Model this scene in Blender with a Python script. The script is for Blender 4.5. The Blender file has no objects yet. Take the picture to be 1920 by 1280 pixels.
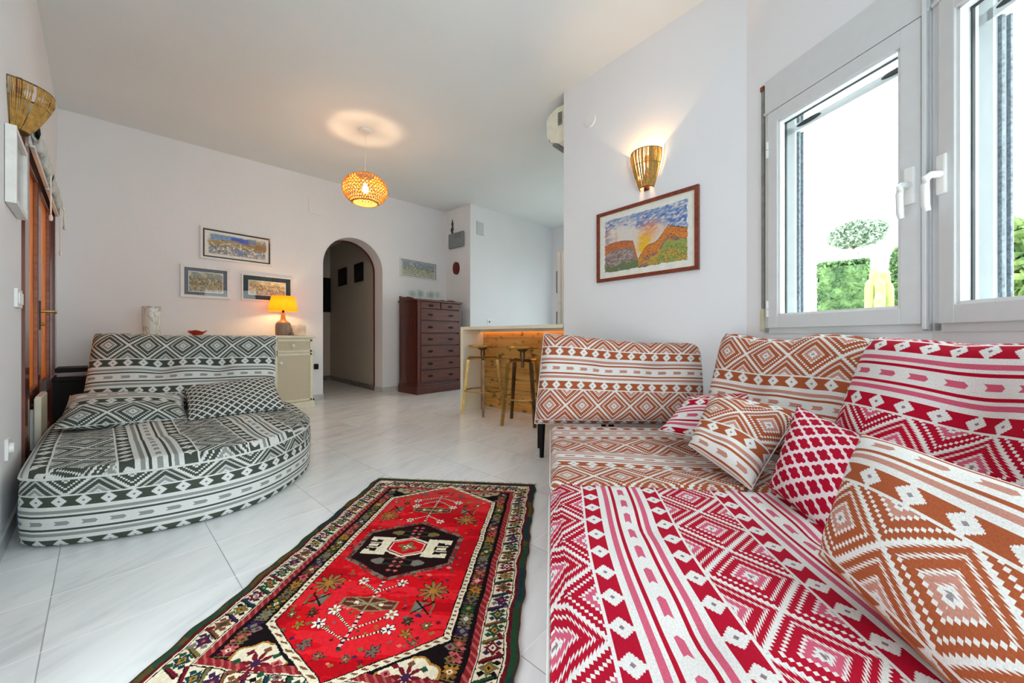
import bpy, bmesh, math, random
import numpy as np
from mathutils import Vector, Matrix
random.seed(7)
PI = math.pi
S = bpy.context.scene
C = S.collection
# ------------------------------------------------------------------ camera, world, exposure
F, H0 = 695.0, 0.87
def c2r(X, Y):                       # distance right of / ahead of the camera -> floor position in the room
    return (.669*X + .743*Y, -.743*X + .669*Y)
cam_d = bpy.data.cameras.new('camera'); cam = bpy.data.objects.new('camera', cam_d); C.objects.link(cam)
cam_d.sensor_width = 36; cam_d.lens = 36*F/1920; cam_d.shift_y = -8/1920; cam_d.clip_start = .02
cam.location = (0, 0, H0); cam.rotation_euler = (PI/2, 0, math.atan2(.669, .743) - PI/2)
S.camera = cam
wd = bpy.data.worlds.new('world'); S.world = wd; wd.use_nodes = True
bg = wd.node_tree.nodes['Background']
bg.inputs[0].default_value = (.82, .95, .985, 1); bg.inputs[1].default_value = 4.9
S.view_settings.view_transform = 'Standard'; S.view_settings.look = 'None'
S.view_settings.gamma = 1; S.view_settings.exposure = .46; S.view_settings.use_curve_mapping = False
S.cycles.use_denoising = True
S.cycles.max_bounces = 10; S.cycles.diffuse_bounces = 7; S.cycles.transparent_max_bounces = 24
S.cycles.sample_clamp_indirect = 6; S.cycles.caustics_reflective = False; S.cycles.caustics_refractive = False

def sky_portal(name, p0, p1, z0, z1, power, inward, off=.25, col=(.93, .97, 1)):
    """daylight of the sky outside a window opening"""
    l = bpy.data.lights.new(name, 'AREA'); l.shape = 'RECTANGLE'
    L = math.dist(p0, p1); l.size = L; l.size_y = z1 - z0; l.energy = power; l.color = col
    o = bpy.data.objects.new(name, l); C.objects.link(o)
    m = ((p0[0]+p1[0])/2 - inward[0]*off, (p0[1]+p1[1])/2 - inward[1]*off, (z0+z1)/2)
    o.location = m
    o.rotation_euler = Vector((inward[0], inward[1], 0)).to_track_quat('-Z', 'Y').to_euler()
    l.cycles.is_portal = True        # guides the light of the sky through the opening, gives none itself
    return o
# bay outline (floor plan, in metres)
CW = c2r(.475, 3.40)                 # free end of the picture wall, at the kitchen opening
K1 = c2r(1.436, 2.268)               # bend between picture wall and first window
K2 = c2r(1.642, 1.448)               # bend between first and second window
K3 = c2r(1.642 - .104*1.35, 1.448 - .994*1.35)
K4 = (-.27, -1.35)
def nrm(a, b):                       # inward normal (room on the right-hand side going a->b clockwise)
    d = Vector((b[0]-a[0], b[1]-a[1])).normalized(); return (d.y, -d.x)
sky_portal('sky_light_rear_opening', K4, K3, .05, 2.3, 62, (0.02, 1.0), .22)  # unseen opening behind the camera, added to supply daylight
n1 = nrm(K1, K2); n2 = nrm(K2, K3)
sky_portal('sky_light_side_opening', (-.27, .45), (-.27, 1.25), .05, 1.3, 30, (1, 0), .27)  # low opening beside the camera, added to brighten the near floor
sky_portal('sky_light_first_window', K1, K2, .95, 2.1, 9, n1, .2)
sky_portal('sky_light_second_window', K2, K3, .95, 2.1, 14, n2, .2)
sky_portal('sky_light_kitchen_opening', (6.78, 2.0), (6.78, 3.95), .95, 2.4, 85, (-1, 0), .1, (.86, .96, 1))  # kitchen opening out of view, added to bring daylight in there

# ------------------------------------------------------------------ helpers
def srgb(r, g, b):
    f = lambda c: (c/255/12.92 if c/255 <= .04045 else ((c/255+.055)/1.055)**2.4)
    return (f(r), f(g), f(b), 1)
class E:
    """number-valued node expression"""
    nt = None
    def __init__(s, v): s.v = v
    @staticmethod
    def op(o, *a, clamp=False):
        n = E.nt.nodes.new('ShaderNodeMath'); n.operation = o; n.use_clamp = clamp
        for i, x in enumerate(a):
            x = x.v if isinstance(x, E) else x
            if isinstance(x, (int, float)): n.inputs[i].default_value = x
            else: E.nt.links.new(x, n.inputs[i])
        return E(n.outputs[0])
    def __add__(s, o): return E.op('ADD', s, o)
    __radd__ = __add__
    def __sub__(s, o): return E.op('SUBTRACT', s, o)
    def __rsub__(s, o): return E.op('SUBTRACT', o, s)
    def __mul__(s, o): return E.op('MULTIPLY', s, o)
    __rmul__ = __mul__
    def __truediv__(s, o): return E.op('DIVIDE', s, o)
    def __lt__(s, o): return E.op('LESS_THAN', s, o)
    def __gt__(s, o): return E.op('GREATER_THAN', s, o)
    def mod(s, o): return E.op('FLOORED_MODULO', s, o)
    def abs(s): return E.op('ABSOLUTE', s)
    def floor(s): return E.op('FLOOR', s)
    def mn(s, o): return E.op('MINIMUM', s, o)
    def mx(s, o): return E.op('MAXIMUM', s, o)
def mixv(m, a, b): return a + (b - a)*m if isinstance(b, E) or isinstance(a, E) else E.op('MULTIPLY_ADD', m, b-a, a)
def newmat(name):
    m = bpy.data.materials.new(name); m.use_nodes = True
    nt = m.node_tree; E.nt = nt
    return m, nt, nt.nodes['Principled BSDF']
def ramp(nt, fac, stops, const=False):
    r = nt.nodes.new('ShaderNodeValToRGB'); cr = r.color_ramp
    cr.interpolation = 'CONSTANT' if const else 'LINEAR'
    while len(cr.elements) < len(stops): cr.elements.new(.5)
    for e, (p, c) in zip(cr.elements, stops): e.position = p; e.color = c
    nt.links.new(fac.v if isinstance(fac, E) else fac, r.inputs[0]); return r.outputs[0]
def noise(nt, scale, detail=3, rough=.5, vec=None, stretch=None, kind='Object', dist=0):
    tc = nt.nodes.new('ShaderNodeTexCoord'); src = vec or tc.outputs[kind]
    if stretch:
        mp = nt.nodes.new('ShaderNodeMapping'); mp.inputs['Scale'].default_value = stretch
        nt.links.new(src, mp.inputs[0]); src = mp.outputs[0]
    n = nt.nodes.new('ShaderNodeTexNoise'); n.inputs['Scale'].default_value = scale
    n.inputs['Detail'].default_value = detail; n.inputs['Roughness'].default_value = rough
    n.inputs['Distortion'].default_value = dist
    nt.links.new(src, n.inputs['Vector']); return n.outputs['Fac']
def bump(nt, b, h, strength=.2, dist=.01):
    n = nt.nodes.new('ShaderNodeBump'); n.inputs['Strength'].default_value = strength; n.inputs['Distance'].default_value = dist
    nt.links.new(h.v if isinstance(h, E) else h, n.inputs['Height']); nt.links.new(n.outputs[0], b.inputs['Normal'])
def mcol(nt, a, b, f, mode='MIX'):
    n = nt.nodes.new('ShaderNodeMix'); n.data_type = 'RGBA'; n.blend_type = mode
    for s, i in ((f, 0), (a, 6), (b, 7)):
        s = s.v if isinstance(s, E) else s
        if isinstance(s, (int, float, tuple)): n.inputs[i].default_value = s
        else: nt.links.new(s, n.inputs[i])
    return n.outputs[2]
def plain(name, col, rough=.5, metal=0, var=.06, nscale=20, bmp=0, bscale=60, spec=.5, **kw):
    m, nt, b = newmat(name)
    n = noise(nt, nscale)
    dk = tuple(c*(1-var) for c in col[:3])+(1,); lt = tuple(min(1, c*(1+var)) for c in col[:3])+(1,)
    nt.links.new(ramp(nt, n, [(.3, dk), (.7, lt)]), b.inputs['Base Color'])
    b.inputs['Roughness'].default_value = rough; b.inputs['Metallic'].default_value = metal
    b.inputs['Specular IOR Level'].default_value = spec
    if bmp: bump(nt, b, noise(nt, bscale), bmp, .003)
    for k, v in kw.items(): b.inputs[k].default_value = v
    return m
def bulb_mat(name, col, s):
    m, nt, b = newmat(name); b.inputs['Base Color'].default_value = (1, 1, 1, 1)
    b.inputs['Emission Color'].default_value = col; b.inputs['Emission Strength'].default_value = s
    out = [n for n in nt.nodes if n.type == 'OUTPUT_MATERIAL'][0]; t = nt.nodes.new('ShaderNodeBsdfTransparent')
    mx = nt.nodes.new('ShaderNodeMixShader'); mx.inputs[0].default_value = .35
    nt.links.new(t.outputs[0], mx.inputs[1]); nt.links.new(b.outputs[0], mx.inputs[2]); nt.links.new(mx.outputs[0], out.inputs[0]); return m
def emis(name, col, s):
    m, nt, b = newmat(name); b.inputs['Base Color'].default_value = col
    b.inputs['Emission Color'].default_value = col; b.inputs['Emission Strength'].default_value = s; return m
def wood(name, a, b_, rough=.4, scale=3, stretch=(1, 12, 12), knots=0, coat=0):
    m, nt, b = newmat(name)
    n = noise(nt, scale, 6, .6, stretch=stretch, dist=.6)
    c = ramp(nt, n, [(.3, a), (.7, b_)])
    if knots:
        k = noise(nt, 5, 3, .6, stretch=(1.2, 1.6, 3.2))
        kk = ramp(nt, k, [(.57, (0, 0, 0, 1)), (.66, (knots, knots, knots, 1))])
        c = mcol(nt, c, (.06, .02, .008, 1), kk)
    nt.links.new(c, b.inputs['Base Color']); b.inputs['Roughness'].default_value = rough
    b.inputs['Coat Weight'].default_value = coat
    bump(nt, b, n, .1, .002); return m
def attr_mat(name, rough=.8, sheen=0, bmp=.3, bscale=300, coat=0):
    m, nt, b = newmat(name)
    a = nt.nodes.new('ShaderNodeAttribute'); a.attribute_name = 'dye'
    n = noise(nt, bscale/3, 2)
    c = mcol(nt, a.outputs['Color'], (.5, .5, .5, 1), .0)
    sc = ramp(nt, n, [(.3, (.86, .86, .86, 1)), (.7, (1, 1, 1, 1))])
    nt.links.new(mcol(nt, c, sc, 1.0, 'MULTIPLY'), b.inputs['Base Color'])
    b.inputs['Roughness'].default_value = rough; b.inputs['Sheen Weight'].default_value = sheen
    b.inputs['Coat Weight'].default_value = coat; b.inputs['Coat Roughness'].default_value = .03
    if bmp: bump(nt, b, noise(nt, bscale), bmp, .002)
    return m
def fabric_finish(nt, b, col, uvs):
    n = noise(nt, 260, 2, vec=uvs); n2 = noise(nt, 9, 2, vec=uvs)
    col = mcol(nt, col, ramp(nt, n, [(.3, (.80, .80, .80, 1)), (.65, (1, 1, 1, 1))]), 1.0, 'MULTIPLY')
    col = mcol(nt, col, ramp(nt, n2, [(.3, (.93, .93, .93, 1)), (.7, (1, 1, 1, 1))]), 1.0, 'MULTIPLY')
    nt.links.new(col, b.inputs['Base Color']); b.inputs['Roughness'].default_value = .92
    b.inputs['Specular IOR Level'].default_value = .15
    bump(nt, b, noise(nt, 420, 1, vec=uvs), .35, .0015)
def kilim(name, dark, mid, white, dot):
    m, nt, b = newmat(name)
    uv = nt.nodes.new('ShaderNodeUVMap'); uv.uv_map = 'UVMap'
    sp = nt.nodes.new('ShaderNodeSeparateXYZ'); nt.links.new(uv.outputs[0], sp.inputs[0])
    U, V = E(sp.outputs[0]), E(sp.outputs[1])
    w = V.mod(.455); mm = w.mod(.204)
    isD = w > .258; isF = mm < .054
    q = .0058
    fu0 = (U.mod(.08) - .04).abs(); fv0 = (mm - .027).abs()
    fu = ((fu0/q).floor())*q; fv = ((fv0/q).floor())*q
    star = ((fu + fv*1.05) < .0185).mx(((fu0 + fv0*1.05) < .0275)*((fu0 - fv0).mod(.0056) < .0030))
    spoke = ((fu0 < .004)*(fv0 > .015))
    dotF = (fu0 + fv0*1.1) < .0062
    line = fv0 > .0235
    whiteF = star.mx(line).mx(spoke)
    vF = mixv(dotF, mixv(whiteF, E(E.op('ADD', .33, 0).v), 0.0), 1.0)
    x = (mm - .129).abs()
    arrow = (x < .0095)*((U + x*.9).mod(.09) < .046)
    dk = (x > .026)*(x < .036); md = (x > .046)*(x < .061)
    vS = arrow*.66 + dk*.33 + md*.66
    a = ((U + .02).mod(.213) - .1065).abs()/.1065; bb = (w - .3565).abs()/.0985
    t = 1 - (1 - (a + bb)).abs() + (V.mod(.0075)/.0075 - .5)*.085
    stops = [(0, 1.0), (.07, 0), (.18, .66), (.36, 0), (.435, .33), (.675, 0), (.745, .33), (.915, 0)]
    dr = ramp(nt, t.mx(0.001), [(p, (v, v, v, 1)) for p, v in stops], True)
    vD = E(dr); edgeD = bb > .965
    vD = mixv(edgeD, vD, 0.0)
    val = mixv(isD, mixv(isF, vS, vF), vD)
    col = ramp(nt, val, [(0, white), (.17, dark), (.5, mid), (.83, dot)], True)
    fabric_finish(nt, b, col, uv.outputs[0]); return m
def quatrefoil(name, dark, white, cell=.047):
    m, nt, b = newmat(name)
    uv = nt.nodes.new('ShaderNodeUVMap'); uv.uv_map = 'UVMap'
    sp = nt.nodes.new('ShaderNodeSeparateXYZ'); nt.links.new(uv.outputs[0], sp.inputs[0])
    U, V = E(sp.outputs[0]), E(sp.outputs[1])
    def lat(ou, ov):
        p = ((U + ou).mod(cell) - cell/2).abs()/cell; r = ((V + ov).mod(cell) - cell/2).abs()/cell
        big = p.mx(r); sm = p.mn(r)
        d = (big - .20)*(big - .20) + sm*sm
        return (d < .0205).mx(big < .17)
    v = lat(0, 0).mx(lat(cell/2, cell/2))
    col = ramp(nt, v, [(0, white), (.5, dark)], True)
    fabric_finish(nt, b, col, uv.outputs[0]); return m

def mesh(name, V, Fc, mat=None, parent=None, uvs=None, smooth=False, mats=None, fm=None, cols=None):
    me = bpy.data.meshes.new(name)
    me.from_pydata([tuple(v) for v in V], [], [tuple(f) for f in Fc])
    for m in (mats or ([mat] if mat else [])): me.materials.append(m)
    if fm is not None: me.polygons.foreach_set('material_index', fm)
    if uvs is not None:
        l = me.uv_layers.new(name='UVMap'); l.data.foreach_set('uv', np.array(uvs, dtype=np.float32).ravel())
    if cols is not None:
        at = me.color_attributes.new('dye', 'FLOAT_COLOR', 'CORNER')
        c = np.ones((len(Fc)*4, 4), np.float32); c[:, :3] = np.repeat(np.array(cols, np.float32), 4, 0)
        at.data.foreach_set('color', c.ravel())
    if smooth: me.polygons.foreach_set('use_smooth', [True]*len(me.polygons))
    me.update()
    o = bpy.data.objects.new(name, me); C.objects.link(o)
    if parent: o.parent = parent
    return o
class B:
    """collects shapes for ONE mesh"""
    def __init__(s): s.v = []; s.f = []
    def add(s, V, Fc):
        n = len(s.v); s.v += [tuple(v) for v in V]; s.f += [tuple(i+n for i in f) for f in Fc]; return s
    def box(s, a, b, ch=0):
        x0, y0, z0 = a; x1, y1, z1 = b
        if ch:
            bm = bmesh.new(); bmesh.ops.create_cube(bm, size=1)
            for v in bm.verts: v.co = Vector(((x0+x1)/2+v.co.x*(x1-x0), (y0+y1)/2+v.co.y*(y1-y0), (z0+z1)/2+v.co.z*(z1-z0)))
            bmesh.ops.bevel(bm, geom=bm.edges[:], offset=ch, segments=2, affect='EDGES', profile=.5)
            bm.verts.index_update()
            s.add([v.co for v in bm.verts], [[v.index for v in f.verts] for f in bm.faces]); bm.free(); return s
        s.add([(x0,y0,z0),(x1,y0,z0),(x1,y1,z0),(x0,y1,z0),(x0,y0,z1),(x1,y0,z1),(x1,y1,z1),(x0,y1,z1)],
              [(0,3,2,1),(4,5,6,7),(0,1,5,4),(1,2,6,5),(2,3,7,6),(3,0,4,7)]); return s
    def lathe(s, prof, c=(0,0,0), n=32, a0=0, a1=2*PI, sx=1, sy=1):
        full = abs(a1-a0-2*PI) < 1e-6; m = n if full else n+1; V = []; Fc = []
        for r, z in prof:
            for i in range(m):
                a = a0+(a1-a0)*i/n; V.append((c[0]+sx*r*math.cos(a), c[1]+sy*r*math.sin(a), c[2]+z))
        for k in range(len(prof)-1):
            for i in range(n):
                j = (i+1) % m if full else i+1
                Fc.append((k*m+i, k*m+j, (k+1)*m+j, (k+1)*m+i))
        return s.add(V, Fc)
    def tube(s, P, r, n=8, closed=False, cap=True):
        P = [Vector(p) for p in P]; N = len(P); V = []; Fc = []; up = Vector((0, 0, 1))
        for i, p in enumerate(P):
            d = (P[(i+1) % N]-P[i-1]) if closed or 0 < i < N-1 else (P[1]-P[0] if i == 0 else P[-1]-P[-2])
            d.normalize(); a = d.cross(up if abs(d.z) < .95 else Vector((1, 0, 0))).normalized(); b = d.cross(a)
            rr = r[i] if isinstance(r, (list, tuple)) else r
            for k in range(n):
                t = 2*PI*k/n; V.append(p+a*(rr*math.cos(t))+b*(rr*math.sin(t)))
        for i in range(N if closed else N-1):
            j = (i+1) % N
            for k in range(n): Fc.append((i*n+k, i*n+(k+1) % n, j*n+(k+1) % n, j*n+k))
        if cap and not closed: Fc += [tuple(range(n)), tuple(range((N-1)*n, N*n))[::-1]]
        return s.add(V, Fc)
    def prism(s, poly, z0, z1, axis='z'):
        n = len(poly)
        f = {'z': lambda p, h: (p[0], p[1], h), 'y': lambda p, h: (p[0], h, p[1]), 'x': lambda p, h: (h, p[0], p[1])}[axis]
        V = [f(p, z0) for p in poly]+[f(p, z1) for p in poly]
        Fc = [tuple(range(n))[::-1], tuple(range(n, 2*n))]+[(i, (i+1) % n, n+(i+1) % n, n+i) for i in range(n)]
        return s.add(V, Fc)
    def xf(s, M): s.v = [tuple(M @ Vector(v)) for v in s.v]; return s
    def go(s, name, mat, parent=None, smooth=False, **k):
        o = mesh(name, s.v, s.f, mat, parent, smooth=smooth, **k)
        if smooth == 'auto' or smooth:
            bm = bmesh.new(); bm.from_mesh(o.data)
            for e in bm.edges:
                if len(e.link_faces) == 2 and e.calc_face_angle(0) > .7: e.smooth = False
            bm.to_mesh(o.data); bm.free()
        return o
def tag(o, label=None, cat=None, group=None, kind=None):
    if label: o['label'] = label
    if cat: o['category'] = cat
    if group: o['group'] = group
    if kind: o['kind'] = kind
    return o
def thing(name, label, cat, loc=(0, 0, 0), rz=0, group=None):
    o = bpy.data.objects.new(name, None); C.objects.link(o); o.location = loc; o.rotation_euler = (0, 0, rz)
    o.empty_display_size = .05
    return tag(o, label, cat, group)
def copy_tree(o, parent=None):
    c = o.copy(); C.objects.link(c); c.parent = parent
    for ch in [x for x in bpy.data.objects if x.parent == o]: copy_tree(ch, c)
    return c
def struct(o): o['kind'] = 'structure'; return o

# ------------------------------------------------------------------ materials
def plaster(name, col, s=.12):
    m, nt, b = newmat(name)
    n = noise(nt, 1.4, 2); nt.links.new(ramp(nt, n, [(.3, tuple(c*.97 for c in col[:3])+(1,)), (.7, col)]), b.inputs['Base Color'])
    b.inputs['Roughness'].default_value = .85; b.inputs['Specular IOR Level'].default_value = .2
    bump(nt, b, noise(nt, 14, 6, .65), s, .02); return m
M_wall = plaster('white_plaster', (.80, .80, .82, 1)); M_ceil = plaster('ceiling_paint', (.765, .79, .79, 1), .08)
def marble():
    m, nt, b = newmat('marble_tile')
    tc = nt.nodes.new('ShaderNodeTexCoord'); sp = nt.nodes.new('ShaderNodeSeparateXYZ'); nt.links.new(tc.outputs['Object'], sp.inputs[0])
    X, Y = E(sp.outputs[0]), E(sp.outputs[1])
    TX, TY = .44, .33
    row = (Y/TY).floor()
    gx = (X + .112).mod(TX); gy = (Y - .0).mod(TY)
    g = (gx < .003).mx(gy < .0035); gl = gy < .0035
    col_i = ((X + .112)/TX).floor()
    rnd = E.op('SINE', col_i*12.9 + row*78.2)*43.7
    rnd = rnd.mod(1.0)
    mp = nt.nodes.new('ShaderNodeCombineXYZ')
    nt.links.new((X*1.6 + Y*.8 + rnd*3).v, mp.inputs[0]); nt.links.new((Y*7.0 - X*3.4 + rnd*9).v, mp.inputs[1]); 
    v1 = noise(nt, 1.1, 6, .6, vec=mp.outputs[0], dist=.8)
    c = ramp(nt, v1, [(.30, srgb(214, 216, 218)), (.42, srgb(230, 232, 233)), (.58, srgb(240, 242, 242)), (.8, srgb(235, 237, 237))])
    k = mcol(nt, c, (.96, .96, .97, 1), (rnd*.25))
    c = mcol(nt, mcol(nt, k, srgb(166, 168, 170), g), srgb(246, 246, 246), gl)  # same grout, one direction coloured whiter to imitate light on the tile bevels
    nt.links.new(c, b.inputs['Base Color'])
    nt.links.new((noise_r := E(noise(nt, 3, 2))*.08 + .16 + g*.4).v, b.inputs['Roughness'])
    b.inputs['Specular IOR Level'].default_value = .7
    bump(nt, b, 1 - g, .25, .002); return m
M_floor = marble()
M_base = plain('baseboard_marble', srgb(190, 192, 193), .3, var=.12, nscale=6)
M_white = plain('white_lacquer', srgb(226, 228, 228), .35, var=.02)
M_alu = plain('white_aluminium', srgb(208, 210, 211), .38, var=.02)
M_plastic = plain('white_plastic', srgb(232, 232, 230), .3, var=.02)
M_green = kilim('green_kilim_fabric', srgb(74, 82, 72), srgb(150, 155, 150), srgb(228, 229, 226), srgb(120, 124, 122))
M_red = kilim('red_kilim_fabric', srgb(176, 8, 42), srgb(206, 92, 118), srgb(226, 222, 219), srgb(140, 118, 124))
M_orange = kilim('orange_kilim_fabric', srgb(166, 86, 52), srgb(192, 136, 120), srgb(227, 224, 220), srgb(146, 138, 138))
M_gq = quatrefoil('green_quatrefoil_fabric', srgb(76, 82, 75), srgb(228, 229, 226), .052)
M_rq = quatrefoil('red_quatrefoil_fabric', srgb(160, 6, 38), srgb(216, 196, 198), .060)
M_oak = wood('pine_planks', srgb(202, 138, 58), srgb(226, 172, 92), .35, 2.2, (1, 1, 9), knots=.8, coat=.3)
M_door = wood('varnished_door_wood', srgb(72, 24, 12), srgb(120, 48, 22), .25, 4, (8, 8, 1), coat=.5)
M_shut = wood('orange_shutter_pine', srgb(206, 100, 22), srgb(240, 150, 50), .4, 3, (6, 6, .7), knots=.5)
M_mahog = wood('mahogany', srgb(66, 24, 12), srgb(108, 52, 28), .32, 3, (1, 1, 10), coat=.15)
M_mahogv = wood('mahogany_side', srgb(60, 18, 12), srgb(92, 36, 22), .32, 3, (9, 9, 1), coat=.15)
M_frame_red = wood('redwood_frame', srgb(96, 34, 22), srgb(142, 66, 38), .35, 5, (9, 9, 9))
M_black = plain('black_lacquer', srgb(20, 18, 18), .6, spec=.2)
M_dark = plain('dark_hardware', srgb(34, 28, 24), .35, .6)
M_brass = plain('aged_brass', srgb(186, 150, 82), .28, .9, var=.25, nscale=9)
M_iron = plain('bronze_metal', srgb(110, 84, 58), .35, .8, var=.3, nscale=12)
M_raffia = plain('raffia_cord', srgb(176, 134, 66), .8, var=.3, nscale=60, **{'Subsurface Weight': 0})
M_cream = plain('cream_paint', srgb(228, 222, 198), .5, var=.03)
M_counter = plain('cream_counter', srgb(232, 226, 204), .35, var=.02)
M_grout = plain('rubber_grey', srgb(120, 122, 124), .6)
M_cordw = plain('white_cord', srgb(236, 234, 226), .7)
M_glassy = None
def thin_glass(name, tint=(1, 1, 1, 1), gloss=.08):
    m, nt, b = newmat(name); nt.nodes.remove(b)
    out = [n for n in nt.nodes if n.type == 'OUTPUT_MATERIAL'][0]
    t = nt.nodes.new('ShaderNodeBsdfTransparent'); t.inputs[0].default_value = tint
    g = nt.nodes.new('ShaderNodeBsdfGlossy'); g.inputs['Roughness'].default_value = .02
    fr = nt.nodes.new('ShaderNodeFresnel'); fr.inputs[0].default_value = 1.45; ge = nt.nodes.new('ShaderNodeNewGeometry')
    mx = nt.nodes.new('ShaderNodeMixShader'); nt.links.new(((E(fr.outputs[0])*.9 + gloss*.1)*(1 - E(ge.outputs['Backfacing']))).v, mx.inputs[0])
    nt.links.new(t.outputs[0], mx.inputs[1]); nt.links.new(g.outputs[0], mx.inputs[2]); nt.links.new(mx.outputs[0], out.inputs[0])
    return m
M_glass = thin_glass('window_glass', (.97, .985, .98, 1))
M_goblet = thin_glass('clear_glass', (.93, .96, .95, 1), .0)
M_pic = thin_glass('picture_glass', (1, 1, 1, 1))

# ------------------------------------------------------------------ room shell
def zc(x): return 3.0 + .035*(x + .27)
b = B(); b.box((-.6, -2.2, -.15), (7.2, 8.4, 0)); struct(b.go('floor', M_floor))
_o = lambda p, n, k=.16: (p[0]-n[0]*k, p[1]-n[1]*k)
cpoly = [(-.50, -1.55), (K3[0]+.1, K3[1]-.15), _o(K2, n2, .12), _o(K1, n1, .12), (CW[0]+.16, CW[1]-.19), (6.78, CW[1]-.19), (6.78, 5.05), (4.52, 5.05), (4.52, 5.71), (-.50, 5.71)]
b = B(); n_ = len(cpoly)
b.add([(x, y, zc(x)) for x, y in cpoly]+[(x, y, zc(x)+.2) for x, y in cpoly], [tuple(range(n_))[::-1], tuple(range(n_, 2*n_))]+[(i, (i+1) % n_, n_+(i+1) % n_, n_+i) for i in range(n_)])
struct(b.go('ceiling', M_ceil))
ZT = 3.35
def wall(name, p0, p1, th, outward, openings=(), mat=None, z1=ZT, z0=0):
    """straight wall from p0 to p1, inner face on the line, thickness outward; openings (t0,t1,z0,z1) in metres"""
    d = Vector((p1[0]-p0[0], p1[1]-p0[1])); L = d.length; d.normalize(); o = Vector(outward).normalized()
    ts = sorted({0, L, *[t for q in openings for t in q[:2]]}); zs = sorted({z0, z1, *[z for q in openings for z in q[2:]]})
    bb = B()
    for i in range(len(ts)-1):
        for j in range(len(zs)-1):
            tm, zm = (ts[i]+ts[i+1])/2, (zs[j]+zs[j+1])/2
            if any(q[0] < tm < q[1] and q[2] < zm < q[3] for q in openings): continue
            P = []
            for z in (zs[j], zs[j+1]):
                for t, k in ((ts[i], 0), (ts[i+1], 0), (ts[i+1], th), (ts[i], th)):
                    P.append((p0[0]+d.x*t+o.x*k, p0[1]+d.y*t+o.y*k, z))
            bb.add(P, [(0,3,2,1),(4,5,6,7),(0,1,5,4),(1,2,6,5),(2,3,7,6),(3,0,4,7)])
    ob = bb.go(name, mat or M_wall)
    bm = bmesh.new(); bm.from_mesh(ob.data); bmesh.ops.remove_doubles(bm, verts=bm.verts, dist=1e-5); bm.to_mesh(ob.data); bm.free()
    return struct(ob)
XL, YB = -.27, 5.45
wall('wall_left', (XL, K4[1]-.2), (XL, YB), .25, (-1, 0), [(3.13-K4[1]+.2, 5.10-K4[1]+.2, 0, 2.06), (2.05, 2.75, .03, 1.25)])  # the lower opening is added for daylight, out of view
# back wall with the arched passage
AX0, AX1, ASP = 2.09, 2.99, 1.90
R = (AX1-AX0)/2
poly = [(XL-.25, 0), (AX0, 0)] + [(AX0+R-R*math.cos(a), ASP+R*math.sin(a)) for a in [PI*i/32 for i in range(33)]] + [(AX1, 0), (4.24, 0), (4.24, ZT), (XL-.25, ZT)]
b = B()
npt = len(poly)
bm = bmesh.new()
vf = [bm.verts.new((p[0], YB, p[1])) for p in poly]; vb = [bm.verts.new((p[0], YB+.27, p[1])) for p in poly]
for i in range(npt):
    j = (i+1) % npt; bm.faces.new((vf[i], vf[j], vb[j], vb[i]))
for vs in (vf, vb):
    es = [bm.edges.get((vs[i], vs[(i+1) % npt])) for i in range(npt)]
    bmesh.ops.triangle_fill(bm, edges=es, use_beauty=True)
bmesh.ops.recalc_face_normals(bm, faces=bm.faces)
me = bpy.data.meshes.new('wall_back'); bm.to_mesh(me); bm.free(); me.materials.append(M_wall)
o = bpy.data.objects.new('wall_back', me); C.objects.link(o); struct(o)
wall('wall_corner', (4.24, YB+.27), (4.24, 5.08), .3, (1, 0))
wall('wall_kitchen_back', (4.24, 4.78), (7.0, 4.78), .3, (0, 1))
wall('wall_kitchen_right', (6.6, 4.78), (6.6, 1.6), .2, (1, 0), [(.9, 2.7, 1.0, 2.35)])
wall('wall_kitchen_near', (CW[0]+.12, CW[1]), (6.6, CW[1]), .2, (0, -1))
wall('wall_right', CW, K1, .18, tuple(-x for x in nrm(CW, K1)))
wall('wall_right_first_window', K1, K2, .18, (-n1[0], -n1[1]), [(.145, .835, .915, 2.145)])
L2 = math.dist(K2, K3)
wall('wall_right_second_window', K2, K3, .18, (-n2[0], -n2[1]), [(.03, .78, .915, 2.145)])
LR = math.dist(K3, K4)
wall('wall_rear', K3, K4, .2, tuple(-x for x in nrm(K3, K4)), [(.08, LR-.08, .03, 2.35)])
# passage behind the arch
HL = .30
M_hall = plaster('dimmed_hall_plaster', (.55, .47, .39, 1))  # plaster browned and darkened: the passage's dimness is put into its colour
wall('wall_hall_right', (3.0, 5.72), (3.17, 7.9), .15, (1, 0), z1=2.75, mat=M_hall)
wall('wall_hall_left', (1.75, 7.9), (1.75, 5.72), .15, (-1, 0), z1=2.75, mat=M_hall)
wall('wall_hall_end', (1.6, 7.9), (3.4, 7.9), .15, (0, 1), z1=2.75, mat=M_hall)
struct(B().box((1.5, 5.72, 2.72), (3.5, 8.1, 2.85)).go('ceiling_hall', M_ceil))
# baseboards
struct(B().box((XL, YB-.012, 0), (AX0, YB, .075)).box((AX1, YB-.012, 0), (4.24, YB, .075)).go('baseboard_back', M_base))
struct(B().box((XL, 1.25, 0), (XL+.012, 3.13, .075)).box((XL, 5.10, 0), (XL+.012, YB-.012, .075)).go('baseboard_left', M_base))
struct(B().box((AX0-.004, YB, 0), (AX0+.012, YB+.27, .075)).box((AX1-.012, YB, 0), (AX1+.004, YB+.25, .075)).go('baseboard_arch', M_base))
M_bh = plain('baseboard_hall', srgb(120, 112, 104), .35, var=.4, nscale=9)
hv = [(3.0-.013, 5.75), (3.17-.013, 7.89), (3.18, 7.89), (3.01, 5.75)]
struct(B().prism(hv, 0, .085).box((1.75, 7.885, 0), (3.15, 7.9, .085)).go('baseboard_hall', M_bh))
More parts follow.
